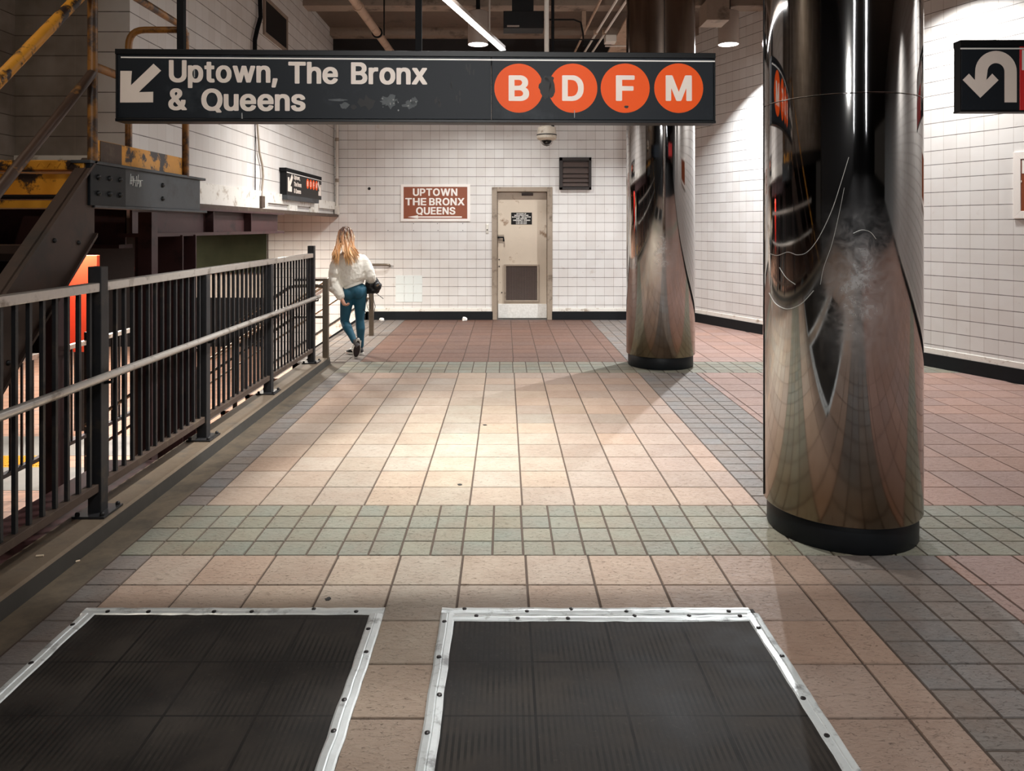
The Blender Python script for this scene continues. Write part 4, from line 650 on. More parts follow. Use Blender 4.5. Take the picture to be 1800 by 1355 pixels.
for (x, y, rx, ry) in ((606, 186, 10, 7), (594, 176, 20, 3)): on_face('sticker_residue', M_peel, blob(x, y, rx, ry, 14, rnd), .0007)
on_face('sticker_residue', M_smut, [(632, 172), (640, 176), (643, 166), (649, 173), (660, 177), (655, 189), (648, 194), (643, 186), (634, 188), (628, 180)], .0007)
for (x, y, rx, ry) in ((684, 178, 18, 15), (720, 184, 16, 9), (728, 178, 9, 12)): on_face('sticker_residue', M_peel, blob(x, y, rx, ry, 22, rnd, .55), .0007)
for i in range(14):
    x, y = rnd.uniform(668, 732), rnd.uniform(172, 196); on_face('sticker_scrap', M_peel2, blob(x, y, rnd.uniform(.6, 2.4), rnd.uniform(.6, 3), 6, rnd), .0011)
on_face('sticker_scrap', M_peel2, ((340.6, 122), (343, 122), (343, 136), (341, 136)), .003); on_face('sticker_scrap', M_peel2, ((424.5, 199), (426, 198), (427, 210), (424.5, 211)), .0015)
on_face('sticker_scrap', M_peel2, ((1009, 194), (1010.5, 194), (1010.3, 207), (1009.2, 207)), .0015)
for (x, y, rx, ry, n_) in ((958, 154, 12, 22, 24), (970, 157, 6, 20, 20), (966, 139, 9, 6, 14), (1101, 188, 5, 3, 12), (622, 188, 6, 5, 9)): on_face('smudge', M_smut, blob(x, y, rx, ry, n_, rnd, .35), .0016)
for (x, y, rx, ry) in ((800, 162, 16, 16), (828, 124, 9, 10), (770, 172, 6, 14)):
    for i in range(5): on_face('smudge', M_smut, blob(x+rnd.uniform(-rx, rx), y+rnd.uniform(-ry, ry), 1.8, 7, 7, rnd), .0009)
for px in (313, 735):
    u = on_sign(px, 150)[0]
    mbox(u-.018, u+.018, .03, .07, SH, 2.72).build('hanger', M_pole, sg)
    mbox(u-.06, u+.06, -.01, .11, 2.71, 2.76).build('ceiling_bracket', M_pole, sg)
# sign at the right edge: U-turn arrow and red panel
RX, RY, RZ = 2.558, 4.25, 2.246
M2 = Matrix.Translation((RX, RY, RZ)); M2i = M2.inverted()
o2 = lambda px, py: on_sign(px, py, M2, M2i)
g = thing('exit_sign', 'black and red sign with white U-turn arrow in front of the right wall', 'sign', (RX+.7, RY, RZ))
MB().box(.006, .332, 0, .06, .01, .368, M2).build('panel', M_signk, g, bevel=.002)
MB().box(.334, 1.394, 0, .06, .01, .368, M2).build('red_panel', M_red, g, bevel=.002)
f = MB(); f.box(0, 1.4, -.004, .066, 0, .01, M2); f.box(0, 1.4, -.004, .066, .37, .404, M2); f.box(0, .006, 0, .06, .01, .37, M2); f.box(1.394, 1.4, 0, .06, .01, .37, M2)
f.build('frame', M_signk2, g)
MB().box(.0, 1.39, -.0015, 0, .352, .36, M2).build('white_line', M_wline, g)
MB().box(.346, 1.39, -.0012, 0, .235, .348, M2).build('white_panel', M_wline, g)
# arrow: shaft up, over and down to the head
def ua():
    c = o2(1750.5, 126); ro = o2(1787, 126)[0]-c[0]; ri = o2(1765.5, 126)[0]-c[0]
    zb = o2(1776, 180)[1]
    out = [(c[0]+ro, zb)]+[(c[0]+ro*math.cos(a*math.pi/20), c[1]+ro*1.0*math.sin(a*math.pi/20)) for a in range(21)]
    hz = o2(1733, 140)[1]
    zl = o2(1713.5, 141)
    out += [zl, o2(1703, 129.5), o2(1692, 140.5), o2(1723, 172), o2(1755, 141), o2(1744, 129.5), o2(1733.5, 141)]
    out += [(c[0]+ri*math.cos(math.pi-a*math.pi/20), c[1]+ri*math.sin(math.pi-a*math.pi/20)) for a in range(21)]
    out += [(c[0]+ri, zb)]
    return out
MB().prism(ua(), M2, .0015).build('arrow', M_white, g)
for u in (.5, 1.25): MB().box(u-.018, u+.018, .01, .05, .404, 2.56, M2).build('hanger', M_pole, g)

# ------------------------------------------------------------------ back wall: mosaic sign, door, vent, plates
WB = Matrix.Translation((0, D, 0)); WBi = WB.inverted()
ow = lambda px, py: on_sign(px, py, WB, WBi)
t = thing('mosaic_sign', 'brown mosaic sign in a white tile frame reading Uptown The Bronx Queens', 'sign', (-1.2, D, 1.7))
(a, z0), (b, z1) = ow(704.5, 389), ow(826.5, 324)
(c, w0), (d, w1) = ow(709.5, 384.5), ow(821.5, 328.5)
MB().box(c, d, D-.012, D+.01, w0, w1).build('panel', M_brown, t)
f = MB()
f.prism([(a, z0), (b, z0), (d, w0), (c, w0)], WB, .018); f.prism([(b, z0), (b, z1), (d, w1), (d, w0)], WB, .018); f.prism([(b, z1), (a, z1), (c, w1), (d, w1)], WB, .018); f.prism([(a, z1), (a, z0), (c, w0), (c, w1)], WB, .018)
f.build('frame', M_mos, t, bevel=.002)
WM = Matrix.Translation((0, D-.012, 0))
for txt, x0, x1, base in (('UPTOWN', 726, 804, 344.3), ('THE', 712.5, 749.5, 361), ('BRONX', 754.5, 816.5, 361), ('QUEENS', 731.5, 800.5, 377)):
    p = ow(x0, base); q = ow(x1, base); h = ow(x0, base-13)
    word(t, 'lettering', txt, WM, p[0], p[1], q[0], h[1]-p[1], M_mos, gap=.06, depth=.003)
MB().prism([ow(*q) for q in ((717, 381.3), (735, 378.3), (735, 380.2), (812, 380.2), (812, 382.6), (735, 382.6), (735, 384))], WM, .003).build('arrow', M_mos, t)

dr = thing('door_1', 'beige steel service door with brown grille and scuffed kick plate in the back wall', 'door', (.3, D, 0)); dr['kind'] = 'structure'
f = MB(); f.box(DX0-.02, DX0+.07, D-.02, D+.15, 0, DZ+.02); f.box(DX1-.07, DX1+.02, D-.02, D+.15, 0, DZ+.02); f.box(DX0+.07, DX1-.07, D-.02, D+.15, DZ-.06, DZ+.02)
f.build('frame', M_frame, dr, bevel=.006)
YD = D+.12
MB().box(DX0+.075, DX1-.075, YD, YD+.045, .01, DZ-.065).build('door_leaf', M_door, dr, bevel=.003)
WD = Matrix.Translation((0, YD, 0)); od = lambda px, py: on_sign(px, py, WD, WD.inverted())
def dbox(px0, px1, py0, py1, d0, d1):
    (x0, zz0), (x1, zz1) = od(px0, py1), od(px1, py0); return MB().box(x0, x1, YD-d1, YD-d0, zz0, zz1)
gr = dbox(889.5, 944, 467.5, 527.5, .0, .006).build('grille', M_grille, dr)
s = MB()
for i in range(26):
    x = od(890+i*2.1, 500)[0]; (zz0, zz1) = (od(0, 527)[1], od(0, 468)[1]); s.box(x-.0022, x+.0022, YD-.014, YD-.006, zz0, zz1)
s.build('grille_bars', plain('grille_bar', (132, 116, 108), .5, .4), gr)
s = MB()
(gx0, gz0), (gx1, gz1) = od(886, 530.5), od(947.5, 464.5); (hx0, hz0), (hx1, hz1) = od(889.5, 527.5), od(944, 467.5)
for q in ((gx0, gx1, gz0, hz0), (gx0, gx1, hz1, gz1), (gx0, hx0, hz0, hz1), (hx1, gx1, hz0, hz1)): s.box(q[0], q[1], YD-.022, YD, q[2], q[3])
s.build('grille_frame', M_frame, gr, bevel=.003)
dbox(875.5, 961, 534, 559, 0, .008).build('kick_plate', M_kick, dr, bevel=.004)
np_ = dbox(898.5, 935, 373.5, 394.5, 0, .004).build('notice_plate', M_boxk, dr)
WN = Matrix.Translation((0, YD-.004, 0))
for i, (txt, x0, x1) in enumerate((('DIVISION OF', 908, 925), ('INFRASTRUCTURE', 904, 929), ('ELEVATOR - ESCALATOR', 900, 933), ('AND REPAIR', 907, 926), ('EMERGENCY PHONES', 902, 932), ('1-212-424-4447', 907, 926), ('1-212-424-4447', 907, 926))):
    base = 376.7+i*2.85; p = od(x0, base); q = od(x1, base); h = od(x0, base-2.0)
    if i > 4: word(np_, 'text_line', txt, WN, p[0], p[1], q[0], h[1]-p[1], M_wline, depth=.0006)
    else: word(np_, 'text_line', txt, WN, p[0], p[1], q[0], h[1]-p[1], M_wline, depth=.0006)
hb = dbox(874, 886, 412.5, 422, 0, .012).build('lock_plate', M_frame, dr)
p = od(876, 417); q = od(885, 417)
MB().tube([(p[0], YD, p[1]), (p[0]+.01, YD-.06, p[1]), (q[0], YD-.065, p[1]), (q[0]+.005, YD-.06, p[1]-.07)], .016, 10).build('handle', M_signk2, dr, smooth=True)
for (px, py) in ((877.5, 456), (877.5, 468), (882, 514)):
    p = od(px, py); MB().lathe([(.011, 0), (.011, -.008), (.0, -.01)], (p[0], YD, p[1]), 12, 'y').build('keyhole', M_bolt, dr)
p = od(927, 342); MB().box(p[0]-.1, p[0]+.1, YD-.05, YD, p[1]-.02, p[1]+.025).build('door_closer', M_grille, dr, bevel=.004)

t = thing('wall_vent', 'square brown louvred vent high on the back wall right of the door', 'vent', (1.2, D, 2.2))
def wbox(px0, px1, py0, py1, d0, d1, M=WB):
    (x0, zz0), (x1, zz1) = ow(px0, py1), ow(px1, py0); return MB().box(x0, x1, D-d1, D-d0, zz0, zz1)
wbox(983, 1039, 277, 333.5, 0, .02).build('back_plate', M_ventk, t)
f = MB()
for q in ((983, 1039, 277, 283), (983, 1039, 329, 333.5), (983, 988.5, 277, 333.5), (1034.5, 1039, 277, 333.5)):
    (x0, zz0), (x1, zz1) = ow(q[0], q[3]), ow(q[1], q[2]); f.box(x0, x1, D-.06, D, zz0, zz1)
f.build('frame', M_ventk, t, bevel=.004)
(x0, _), (x1, _) = ow(988.5, 0), ow(1034.5, 0)
for py in (284, 295, 305.5, 313, 320.5):
    zt = ow(0, py)[1]; hh = .095 if py < 300 else .07
    MB().add([(x0, D-.018, zt), (x1, D-.018, zt), (x1, D-.05, zt-hh), (x0, D-.05, zt-hh), (x0, D-.012, zt), (x1, D-.012, zt), (x1, D-.044, zt-hh), (x0, D-.044, zt-hh)],
             [(0, 3, 2, 1), (4, 5, 6, 7), (0, 1, 5, 4), (3, 7, 6, 2), (0, 4, 7, 3), (1, 2, 6, 5)]).build('slat', M_vent, t)
t = thing('key_switch', 'small metal key switch plate on the back wall left of the door', 'switch', (-.32, D, 1.6))
wbox(854.5, 859, 394, 410, 0, .012).build('plate', M_switch, t, bevel=.002)
p = ow(856.5, 404); MB().lathe([(.012, 0), (.012, -.02), (0, -.022)], (p[0], D-.01, p[1]), 12, 'y').build('key_slot', M_bolt, t)
p = MB(); (a, z0), (b, z1) = ow(695, 531), ow(742.5, 484)
for i in range(3):
    for j in range(3):
        w = (b-a)/3; h = (z1-z0)/3; p.box(a+i*w+.003, a+(i+1)*w-.003, D-.006, D, z0+j*h+.003, z0+(j+1)*h-.003)
tag(p.build('tile_patch', M_patch, bevel=.002, origin=((a+b)/2, D, z0)), 'square patch of newer bluish white tiles low on the back wall', 'tile patch')
# old screw holes under the mosaic sign and a dark stain plug on the wall
for (px, py) in ((727, 393), (769, 393), (813.5, 393), (682, 405), (727, 405), (770, 405), (813.5, 405)):
    p = ow(px, py); h = MB().lathe([(.007, 0), (.007, -.004), (0, -.004)], (0, 0, 0), 8, 'y').build('screw_hole', M_bolt)
    h.location = (p[0], D, p[1]); tag(h, 'tiny dark screw plug in the back wall tiles under the brown sign', 'plug', 'screw plugs under the brown mosaic sign')
p = ow(649, 331.5); h = MB().lathe([(.026, 0), (.02, -.01), (0, -.012)], (0, 0, 0), 12, 'y').build('wall_plug', M_smut); h.location = (p[0], D, p[1])
tag(h, 'round black plug on the back wall left of the brown sign', 'plug')
# litter on the floor at the foot of the back wall
def crumple(name, loc, s, mat, label, cat, seed):
    r = random.Random(seed); b = bmesh.new(); bmesh.ops.create_icosphere(b, subdivisions=2, radius=1)
    for v in b.verts:
        k = r.uniform(.62, 1.1); v.co = Vector((v.co.x*s[0]*k, v.co.y*s[1]*k, max(-s[2]*.6, v.co.z*s[2]*k)))
    me = bpy.data.meshes.new(name); b.to_mesh(me); b.free(); me.materials.append(mat)
    o = bpy.data.objects.new(name, me); COL.objects.link(o); o.location = (loc[0], loc[1], loc[2]+s[2]*.6)
    return tag(o, label, cat)
crumple('paper_scrap', (-.69, 12.9, 0), (.05, .03, .045), M_paper, 'crumpled white paper on the floor below the brown mosaic sign', 'litter', 1)
crumple('paper_scrap', (-2.1, 12.9, 0), (.05, .03, .035), M_paper, 'crumpled white paper on the floor in the corner behind the bag', 'litter', 2)
crumple('paper_scrap', (-2.235, 3.3, .08), (.03, .03, .02), M_paper, 'white paper scrap under the near end of the railing', 'litter', 3)
crumple('rag', (-2.25, 3.18, .08), (.05, .18, .05), M_rag, 'dirty blue grey rag lying against the kerb under the railing', 'rag', 4)
def butt(x, y, z, a, label):
    o = MB().tube([(-.016, 0, 0), (.016, 0, 0)], .0045, 8).build('cigarette_butt', M_butt); o.location = (x, y, z+.0045); o.rotation_euler = (0, 0, a)
    tag(o, label, 'cigarette butt')
p = at(70, 978, 3.49); butt(p.x, 3.49, .08, .2, 'pale cigarette butt lying on the near end of the kerb')
p = at(136, 987, 3.63); butt(p.x, 3.62, -.004, .7, 'pale cigarette butt on the grimy strip beside the kerb')
# dark gum spots trodden into the tiles
gi = 0
for (px, py, lb) in ((577, 1053, 'flat black gum spot on a beige tile above the left mat corner'), (852, 747, 'flat black gum spot on the bright tiles in the middle of the floor'), (808, 852, 'small black gum spot on bright tiles just behind the grey band')):
    y = F*CAMZ/(py-CY); x = (px-CX)*y/F; r = random.Random(px); rr = .014 if py > 1000 else .016
    o = MB().prism([(rr*r.uniform(.6, 1.2)*math.cos(a*.524), rr*r.uniform(.6, 1.2)*math.sin(a*.524)) for a in range(12)], Matrix.Rotation(math.radians(-90), 4, 'X'), .002).build('gum_spot', M_smut)
    o.location = (x, y, .001); tag(o, lb, 'gum spot')

# ------------------------------------------------------------------ dome camera on its drop pipe
cx, cy = (961-CX)*7.6/F, 7.6
t = thing('dome_camera', 'beige dome security camera hanging on a pipe below the long sign', 'security camera', (cx, cy, 2.4))
zt = lambda py: CAMZ-(py-CY)*cy/F
MB().lathe([(.03, zt(219)), (.05, zt(222)), (.088, zt(224)), (.096, zt(235)), (.098, zt(237)), (.1, zt(238)), (.1, zt(243)), (.085, zt(246)), (.06, zt(247))][::-1], (cx, cy, 0), 32).build('housing', M_camw, t, smooth=True)
MB().lathe([(.101, zt(236.5)), (.102, zt(238.4))][::-1], (cx, cy, 0), 32).build('trim_band', M_ventk, t)
MB().ball((cx, cy, zt(246)), (.046, .046, .046)).build('camera_eye', M_dome, t, smooth=True)
r = .063; MB().lathe([(0.001, -r), (r*.5, -r*.87), (r*.8, -r*.6), (r*.96, -r*.26), (r, 0)], (cx, cy, zt(246)), 28).build('dome', M_glass, t, smooth=True)
MB().tube([(cx, cy, zt(220)), (cx, cy, 4.95)], .024, 14).build('drop_pipe', M_cream, t, smooth=True)
MB().tube([(cx+.062, cy+.02, zt(222)), (cx+.062, cy+.02, 4.95)], .016, 10).build('cable_conduit', M_pole, t, smooth=True)

# ------------------------------------------------------------------ left wall: sign, conduit, vent, corner pipe
WL = Matrix.Translation((LX, 0, 0)) @ Matrix.Rotation(math.radians(90), 4, 'Z'); WLi = WL.inverted()
WS = Matrix.Translation((LX+.09, 0, 0)) @ Matrix.Rotation(math.radians(90), 4, 'Z'); WSi = WS.inverted()
ol = lambda px, py: on_sign(px, py, WS, WSi)
t = thing('wall_sign', 'small black sign with four orange circles on the left wall above the stairs', 'sign', (LX+.05, 11, 2.0))
a, b = ol(504, 320)[0], ol(565, 320)[0]; z0, z1 = 2.02, 2.375
MB().box(a, b, 0, .09, z0, z1-.05, WS).build('panel', M_signk2, t)
MB().box(a-.03, b, -.004, .09, z1-.05, z1, WS).build('top_edge', M_pole, t)
MB().box(a, b, -.002, 0, z1-.062, z1-.053, WS).build('white_line', M_wline, t)
MB().box(a, b-.2, -.01, .09, z0-.06, z0, WS).build('bottom_tray', M_beamk, t)
w = b-a
def arrow_pts(cx, cz, s, flip):
    pts = [(-.5, .28), (-.22, .28), (-.22, .02), (.3, .5), (.5, .3), (.0, -.2), (.28, -.2), (.28, -.5), (-.5, -.5)]
    return [(cx+(-x if flip else x)*s, cz+z*s) for x, z in pts]
MB().prism(arrow_pts(a+.17, z0+.17, .24, False), WS, .0015).build('arrow', M_white, t)
MB().prism(arrow_pts(b-.13, z0+.17, .22, True), WS, .0015).build('arrow', M_white, t)
for i, ws in enumerate(((('Uptown,', 0),), (('The', 0), ('Bronx', .165)), (('&', 0), ('Queens', .075)))):
    for tx, dx in ws: word(t, 'lettering', tx, WS, a+.34+dx, z0+.225-i*.092, None, .06, M_white)
for i, ch in enumerate('BDFM'):
    c_ = (a+1.05+i*.17, z0+.205); r = disc(WS, c_[0], c_[1], .072, .0012).build('roundel', M_orange, t)
    word(r, 'letter', ch, WS @ Matrix.Translation((0, -.0012, 0)), c_[0]-.03, c_[1]-.038, c_[0]+.03, .076, M_white)
t = thing('corner_pipe', 'cream vertical pipe in the corner of left and back wall', 'pipe', (-2.9, D-.06, 1.8))
MB().tube([(-2.88, D-.07, 1.95), (-2.88, D-.07, 4.9)], .026, 12).build('pipe', M_cream, t, smooth=True)
MB().box(-2.92, -2.845, D-.1, D-.01, 1.81, 1.96).build('end_box', M_cream, t, bevel=.006)
for z in (2.4, 3.1): MB().lathe([(.033, -.03), (.033, .03)], (-2.88, D-.07, z), 14).build('clamp', M_frame, t)
t = thing('wall_conduit', 'bent electrical conduit running down the left tiled wall', 'conduit', (LX+.03, 9.0, 1.8))
cpt = [(452, 215), (454, 240), (456, 268), (461, 290), (462.5, 310), (460, 340), (459, 352)]
MB().tube([at(x, y, 0) if 0 else Vector((LX+.03, (LX+.03)*F/(x-CX), CAMZ-(y-CY)*((LX+.03)*F/(x-CX))/F)) for x, y in cpt], .013, 10).build('conduit', M_frame, t, smooth=True)
yy = (LX+.03)*F/(450-CX); MB().tube([(LX+.02, yy, 1.84), (LX+.02, yy, 3.3)], .006, 6).build('thin_cable', M_pole, t)
yy = (LX+.03)*F/(459-CX); MB().box(LX, LX+.06, yy-.06, yy+.06, 1.83, 1.97).build('end_box', M_rust, t, bevel=.005)
pts = []
for x, y in ((453, -60), (457, 0), (458, 30), (452, 52), (448, 70), (448, 95), (450, 150), (452, 215)):
    q = (LX+.04)*F/(x-CX); pts.append((LX+.04, q, CAMZ-(y-CY)*q/F))
MB().tube(pts, .026, 10).build('cable', M_pole, t, smooth=True)
t = thing('air_vent', 'black rectangular vent opening high on the left wall', 'vent', (LX, 9.7, 3.98))
MB().box(9.23, 10.14, -.01, .0, 3.98, 4.38, WL).build('opening', M_boxk, t)
f = MB()
for q in ((9.19, 10.18, 3.94, 3.98), (9.19, 10.18, 4.38, 4.42), (9.19, 9.23, 3.98, 4.38), (10.14, 10.18, 3.98, 4.38)): f.box(q[0], q[1], -.025, 0, q[2], q[3], WL)
f.build('frame', M_beam, t)
# brown mosaic sign on the right wall, at the edge of the picture
q = Vector((xr(YR), YR, 0)); WR = Matrix.Translation(q) @ Matrix.Rotation(ang+math.pi, 4, 'Z'); WRi = WR.inverted()
orr = lambda px, py: on_sign(px, py, WR, WRi)
(a, z0), (_, z1) = orr(1783, 384), orr(1783, 268); b = a+1.5
t = thing('mosaic_sign', 'brown mosaic sign in a white frame on the right wall, at the picture edge', 'sign', tuple(WR @ Vector(((a+b)/2, 0, z0))))
fw = .075
MB().box(a+fw, b-fw, -.012, .01, z0+fw, z1-fw, WR).build('panel', M_brown, t)
f = MB()
f.prism([(a, z0), (b, z0), (b-fw, z0+fw), (a+fw, z0+fw)], WR, .02); f.prism([(b, z0), (b, z1), (b-fw, z1-fw), (b-fw, z0+fw)], WR, .02); f.prism([(b, z1), (a, z1), (a+fw, z1-fw), (b-fw, z1-fw)], WR, .02); f.prism([(a, z1), (a, z0), (a+fw, z0+fw), (a+fw, z1-fw)], WR, .02)
f.build('frame', M_mos, t, bevel=.002)
p = orr(1798, 305); s = MB(); s.prism([(p[0], p[1]), (p[0]+.06, p[1]), (p[0]+.06, p[1]+.14), (p[0], p[1]+.14)], WR @ Matrix.Translation((0, -.012, 0)), .003)
s.build('lettering', M_mos, t)
p = orr(1795.5, 319); disc(WR @ Matrix.Translation((0, -.012, 0)), p[0], p[1], .013, .004, 12).build('white_dot', M_mos, t)
# ------------------------------------------------------------------ yellow maintenance stair and its landing
PX, PY0, PY1, PZ = -2.3, 4.22, 5.71, 1.97
t = thing('steel_staircase', 'steep dark steel staircase with yellow edged landing and worn yellow pipe railing', 'staircase', (-2.75, 4.0, LZ))
c = MB(); c.box(PX-.012, PX, PY0, PY1, PZ-.245, PZ-.015); c.box(PX-.09, PX+.02, PY0-.06, PY1+.06, PZ-.018, PZ); c.box(PX-.09, PX+.015, PY0, PY1+.1, PZ-.262, PZ-.245)
c.build('edge_channel', M_beamk, t, bevel=.003)
MB().box(PX-.012, PX+.016, PY0-.05, PY0+.34, PZ-.25, PZ-.02).build('splice_plate', M_black, t, bevel=.003)
def bolt(x, y, z, r): MB().ball((x, y, z), r, 8, 6).build('bolt', M_bolt, t, smooth=True)
for y, z in ((PY0+.0, 0), (PY0+.12, 0), (PY0+.24, 0), (PY0+.0, .1), (PY0+.12, .1), (PY0+.24, .1)): bolt(PX+.018, y+.03, PZ-.09-z*.9, .016)
for z in (.09, .18): bolt(PX+.002, PY0+.86, PZ-z, .016)
r = random.Random(11); n = MB(); y = PY0+.42
for i in range(9):
    n.bar((PX+.002, y+i*.017, PZ-.1+r.uniform(-.02, .01)), (PX+.002, y+i*.017+r.uniform(-.008, .02), PZ-.06+r.uniform(-.02, .02)), .003, .003, (1, 0, 0))
n.bar((PX+.002, y, PZ-.085), (PX+.002, y+.16, PZ-.075), .003, .003, (1, 0, 0)); n.build('chalk_scribble', M_chalk, t)
MB().box(-3.3, PX-.012, PY0, PY1, PZ-.06, PZ-.002).build('deck', M_yellow, t)
MB().box(-3.4, PX-.02, PY0-.05, PY0, PZ-.055, PZ).build('nosing', M_yellow, t, bevel=.006)
d = MB(); r = random.Random(2)
for i in range(34):
    x = -3.3+i*.029; s = 1 if i % 2 else -1
    d.bar((x-.009, PY0-.051, PZ-.028-s*.012), (x+.009, PY0-.051, PZ-.028+s*.012), .006, .004, (0, 1, 0))
d.build('tread_pattern', M_yellow, t)
MB().box(-3.4, PX-.09, PY0-.02, PY0, PZ-.19, PZ-.075).build('front_beam', M_yellow, t, bevel=.004)
kp = [(PY0+.03, PZ), (5.42, PZ), (5.42, PZ+.125), (PY0+.03, PZ+.125)]
MB().box(PX-.02, PX-.012, PY0+.03, 5.42, PZ, PZ+.125).build('kick_plate', M_yellow, t, bevel=.002)
MB().box(PX-.012, PX-.009, PY0+.1, PY0+.34, PZ+.004, PZ+.122).build('bare_patch', M_rust, t)
def pipe(name, pts, r=.024, mat=M_yrail): return MB().tube(pts, r, 14).build(name, mat, t, smooth=True)
pipe('post', [(PX, PY0, PZ), (PX, PY0, 3.03)], .026)
pipe('post', [(PX, 5.45, PZ-.01), (PX, 5.45, 3.0)])
def arc(p0, c, p1, n=6):
    p0, c, p1 = Vector(p0), Vector(c), Vector(p1)
    return [p0*(1-k)**2+c*2*k*(1-k)+p1*k*k for k in [i/n for i in range(n+1)]]
pipe('end_hoop', [(-2.71, 5.45, PZ-.01), (-2.71, 5.45, 2.9)]+arc((-2.71, 5.45, 2.9), (-2.71, 5.45, 3.02), (-2.59, 5.45, 3.02))+[(PX, 5.45, 3.02)], .024)
pipe('top_rail', [(PX, PY0, 3.03)]+[(PX, 5.35, 3.03)]+arc((PX, 5.35, 3.03), (PX, 5.45, 3.03), (PX, 5.45, 2.93)))
pipe('middle_rail', [(PX, PY0, 2.5), (PX, 5.45, 2.5)])
for i, (x, y) in enumerate(((PX-.36, 5.64), (-3.35, 5.64), (-3.35, 4.3))):
    MB().box(x-.05, x+.05, y-.05, y+.05, LZ, PZ-.26).build('leg', M_maroon, t)
SM = .886; sl = math.atan(SM)
def down(z, y): return z-SM*(PY0-y)
yb = PY0-(PZ-.1-LZ)/SM
for x0, x1 in ((PX-.05, PX+.0), (-3.4, -3.35)):
    s = MB()
    ya_, yc = PY0+.02, yb
    for (xa_, xb_, o0, o1) in ((x1-.012, x1, -.44, .0), (x0-.02, x1+.02, -.02, .0), (x0-.02, x1+.02, -.44, -.42)):
        vs = []
        for x in (xa_, xb_):
            for y in (ya_, yc):
                for o in (o0, o1): vs.append((x, y, down(PZ, y)+o))
        s.add(vs, [(0, 1, 3, 2), (4, 6, 7, 5), (0, 4, 5, 1), (2, 3, 7, 6), (0, 2, 6, 4), (1, 5, 7, 3)])
    s.build('stringer', M_string, t)
for y, o in ((4.08, -.33), (3.86, -.12), (3.8, -.35), (3.55, -.14), (3.5, -.36), (3.25, -.2)): bolt(PX+.002, y, down(PZ, y)+o, .013)
for i in range(14):
    y = PY0-.26*(i+1); z = PZ-.23*(i+1)
    if z < LZ+.1: break
    MB().box(-3.35, PX-.05, y, y+.25, z-.04, z).build('tread', M_yellow if i < 1 else M_string, t)
pipe('handrail', [(PX, PY0, 2.96), (PX, yb, down(2.96, yb))], .03, M_yellow); pipe('lower_rail', [(PX, PY0, 2.46), (PX, yb, down(2.46, yb))], .026, M_brail)
pipe('rail_post', [(PX, 1.9, down(PZ, 1.9)-.1), (PX, 1.9, down(2.96, 1.9))], .024)

# ------------------------------------------------------------------ maroon columns and girders under the left wall
o = MB(); o.box(LX-.15, LX+.12, 6.62, 6.64, LZ, 1.53); o.box(LX-.15, LX+.12, 6.9, 6.92, LZ, 1.53); o.box(LX-.025, LX-.01, 6.64, 6.9, LZ, 1.53)
o = o.build('steel_column', M_maroon, bevel=.003, origin=(LX, 6.77, LZ)); tag(o, 'maroon steel column rising behind the dark railing to the girder', 'column')
t = thing('girder', 'maroon steel girder carrying the left tiled wall', 'girder', (LX, 8, 1.52))
g = MB(); g.box(LX-.01, LX+.01, 5.95, 9.75, 1.55, 1.77); g.box(LX-.1, LX+.1, 5.95, 9.75, 1.52, 1.55); g.box(LX-.1, LX+.1, 5.95, 9.75, 1.755, 1.775)
g.build('beam', M_maroon, t)
for y in (7.4, 8.5): MB().box(LX, LX+.09, y, y+.015, 1.55, 1.755).build('stiffener', M_maroon, t)
t = thing('girder', 'maroon steel girder crossing behind the landing, nearer than the other girder', 'girder', (-3.6, 6.0, 1.43))
g = MB(); g.box(-6.5, LX-.12, 6.1, 6.12, 1.46, 1.78); g.box(-6.5, LX-.12, 6.0, 6.22, 1.43, 1.46); g.box(-6.5, LX-.12, 6.0, 6.22, 1.78, 1.81)
g.build('beam', M_maroon, t)
o = MB().tube([(-3.62, 7.6, LZ), (-3.62, 7.6, 1.83)], .09, 20).build('round_column', M_maroon, smooth=True, origin=(-3.62, 7.6, LZ)); tag(o, 'round maroon pipe column left of the square one, behind the railing', 'column')
o = MB().box(-6.4, -4.55, 7.8, 7.85, .3, 1.25).build('equipment_cabinet', M_boxk, origin=(-5.5, 7.8, .3))
tag(o, 'large black panel hanging under the girder behind the railing', 'panel')
t = thing('orange_post', 'bright orange red steel post behind the first railing post', 'post', (-6.4, 11.5, LZ))
MB().box(-6.75, -6.2, 11.5, 11.58, -.3, 1.17).build('front_plate', M_oranged, t, bevel=.004); MB().box(-6.75, -6.65, 11.1, 11.5, -.3, 1.17).build('side_plate', M_red, t, bevel=.004)
MB().box(-6.55, -6.4, 11.5, 11.6, LZ, -.3).build('leg', M_fence, t)
o = MB().box(-5.3, -3.97, 12.6, 12.64, .84, 1.5).build('glass_panel', M_greeng, origin=(-4.6, 12.6, .84)); tag(o, 'dark greenish glass panel below the girder beside the stairs', 'panel')
o = MB().box(-5.4, -3.97, 12.66, 12.9, .42, .84).build('concrete_lintel', M_lconc, origin=(-4.6, 12.8, .42)); tag(o, 'pale concrete lintel under the dark green glass panel, seen through the railing', 'lintel')
t = thing('lower_guard', 'low steel guard rail on the level below, seen through the dark railing', 'railing', (-5, 9.2, LZ))
MB().box(-5.03, -4.97, 7.0, 10.86, .2, .25).build('top_rail', M_steel, t); MB().box(-5.03, -4.97, 7.0, 10.86, -.9, -.86).build('bottom_rail', M_fence, t)
for y in (7.4, 9.1, 10.86): MB().box(-5.04, -4.96, y-.04, y+.04, LZ, .34).build('post', M_fence, t)
for i in range(20): MB().box(-5.01, -4.99, 7.1+i*.18, 7.12+i*.18, -.88, .22).build('baluster', M_fence, t)
o = MB()
for i in range(60): o.box(-8.4+i*.04, -8.4+i*.04+.022, 9.8, 10.2, LZ+.004, LZ+.012)
o.box(-8.42, -5.95, 9.75, 10.25, LZ, LZ+.005)
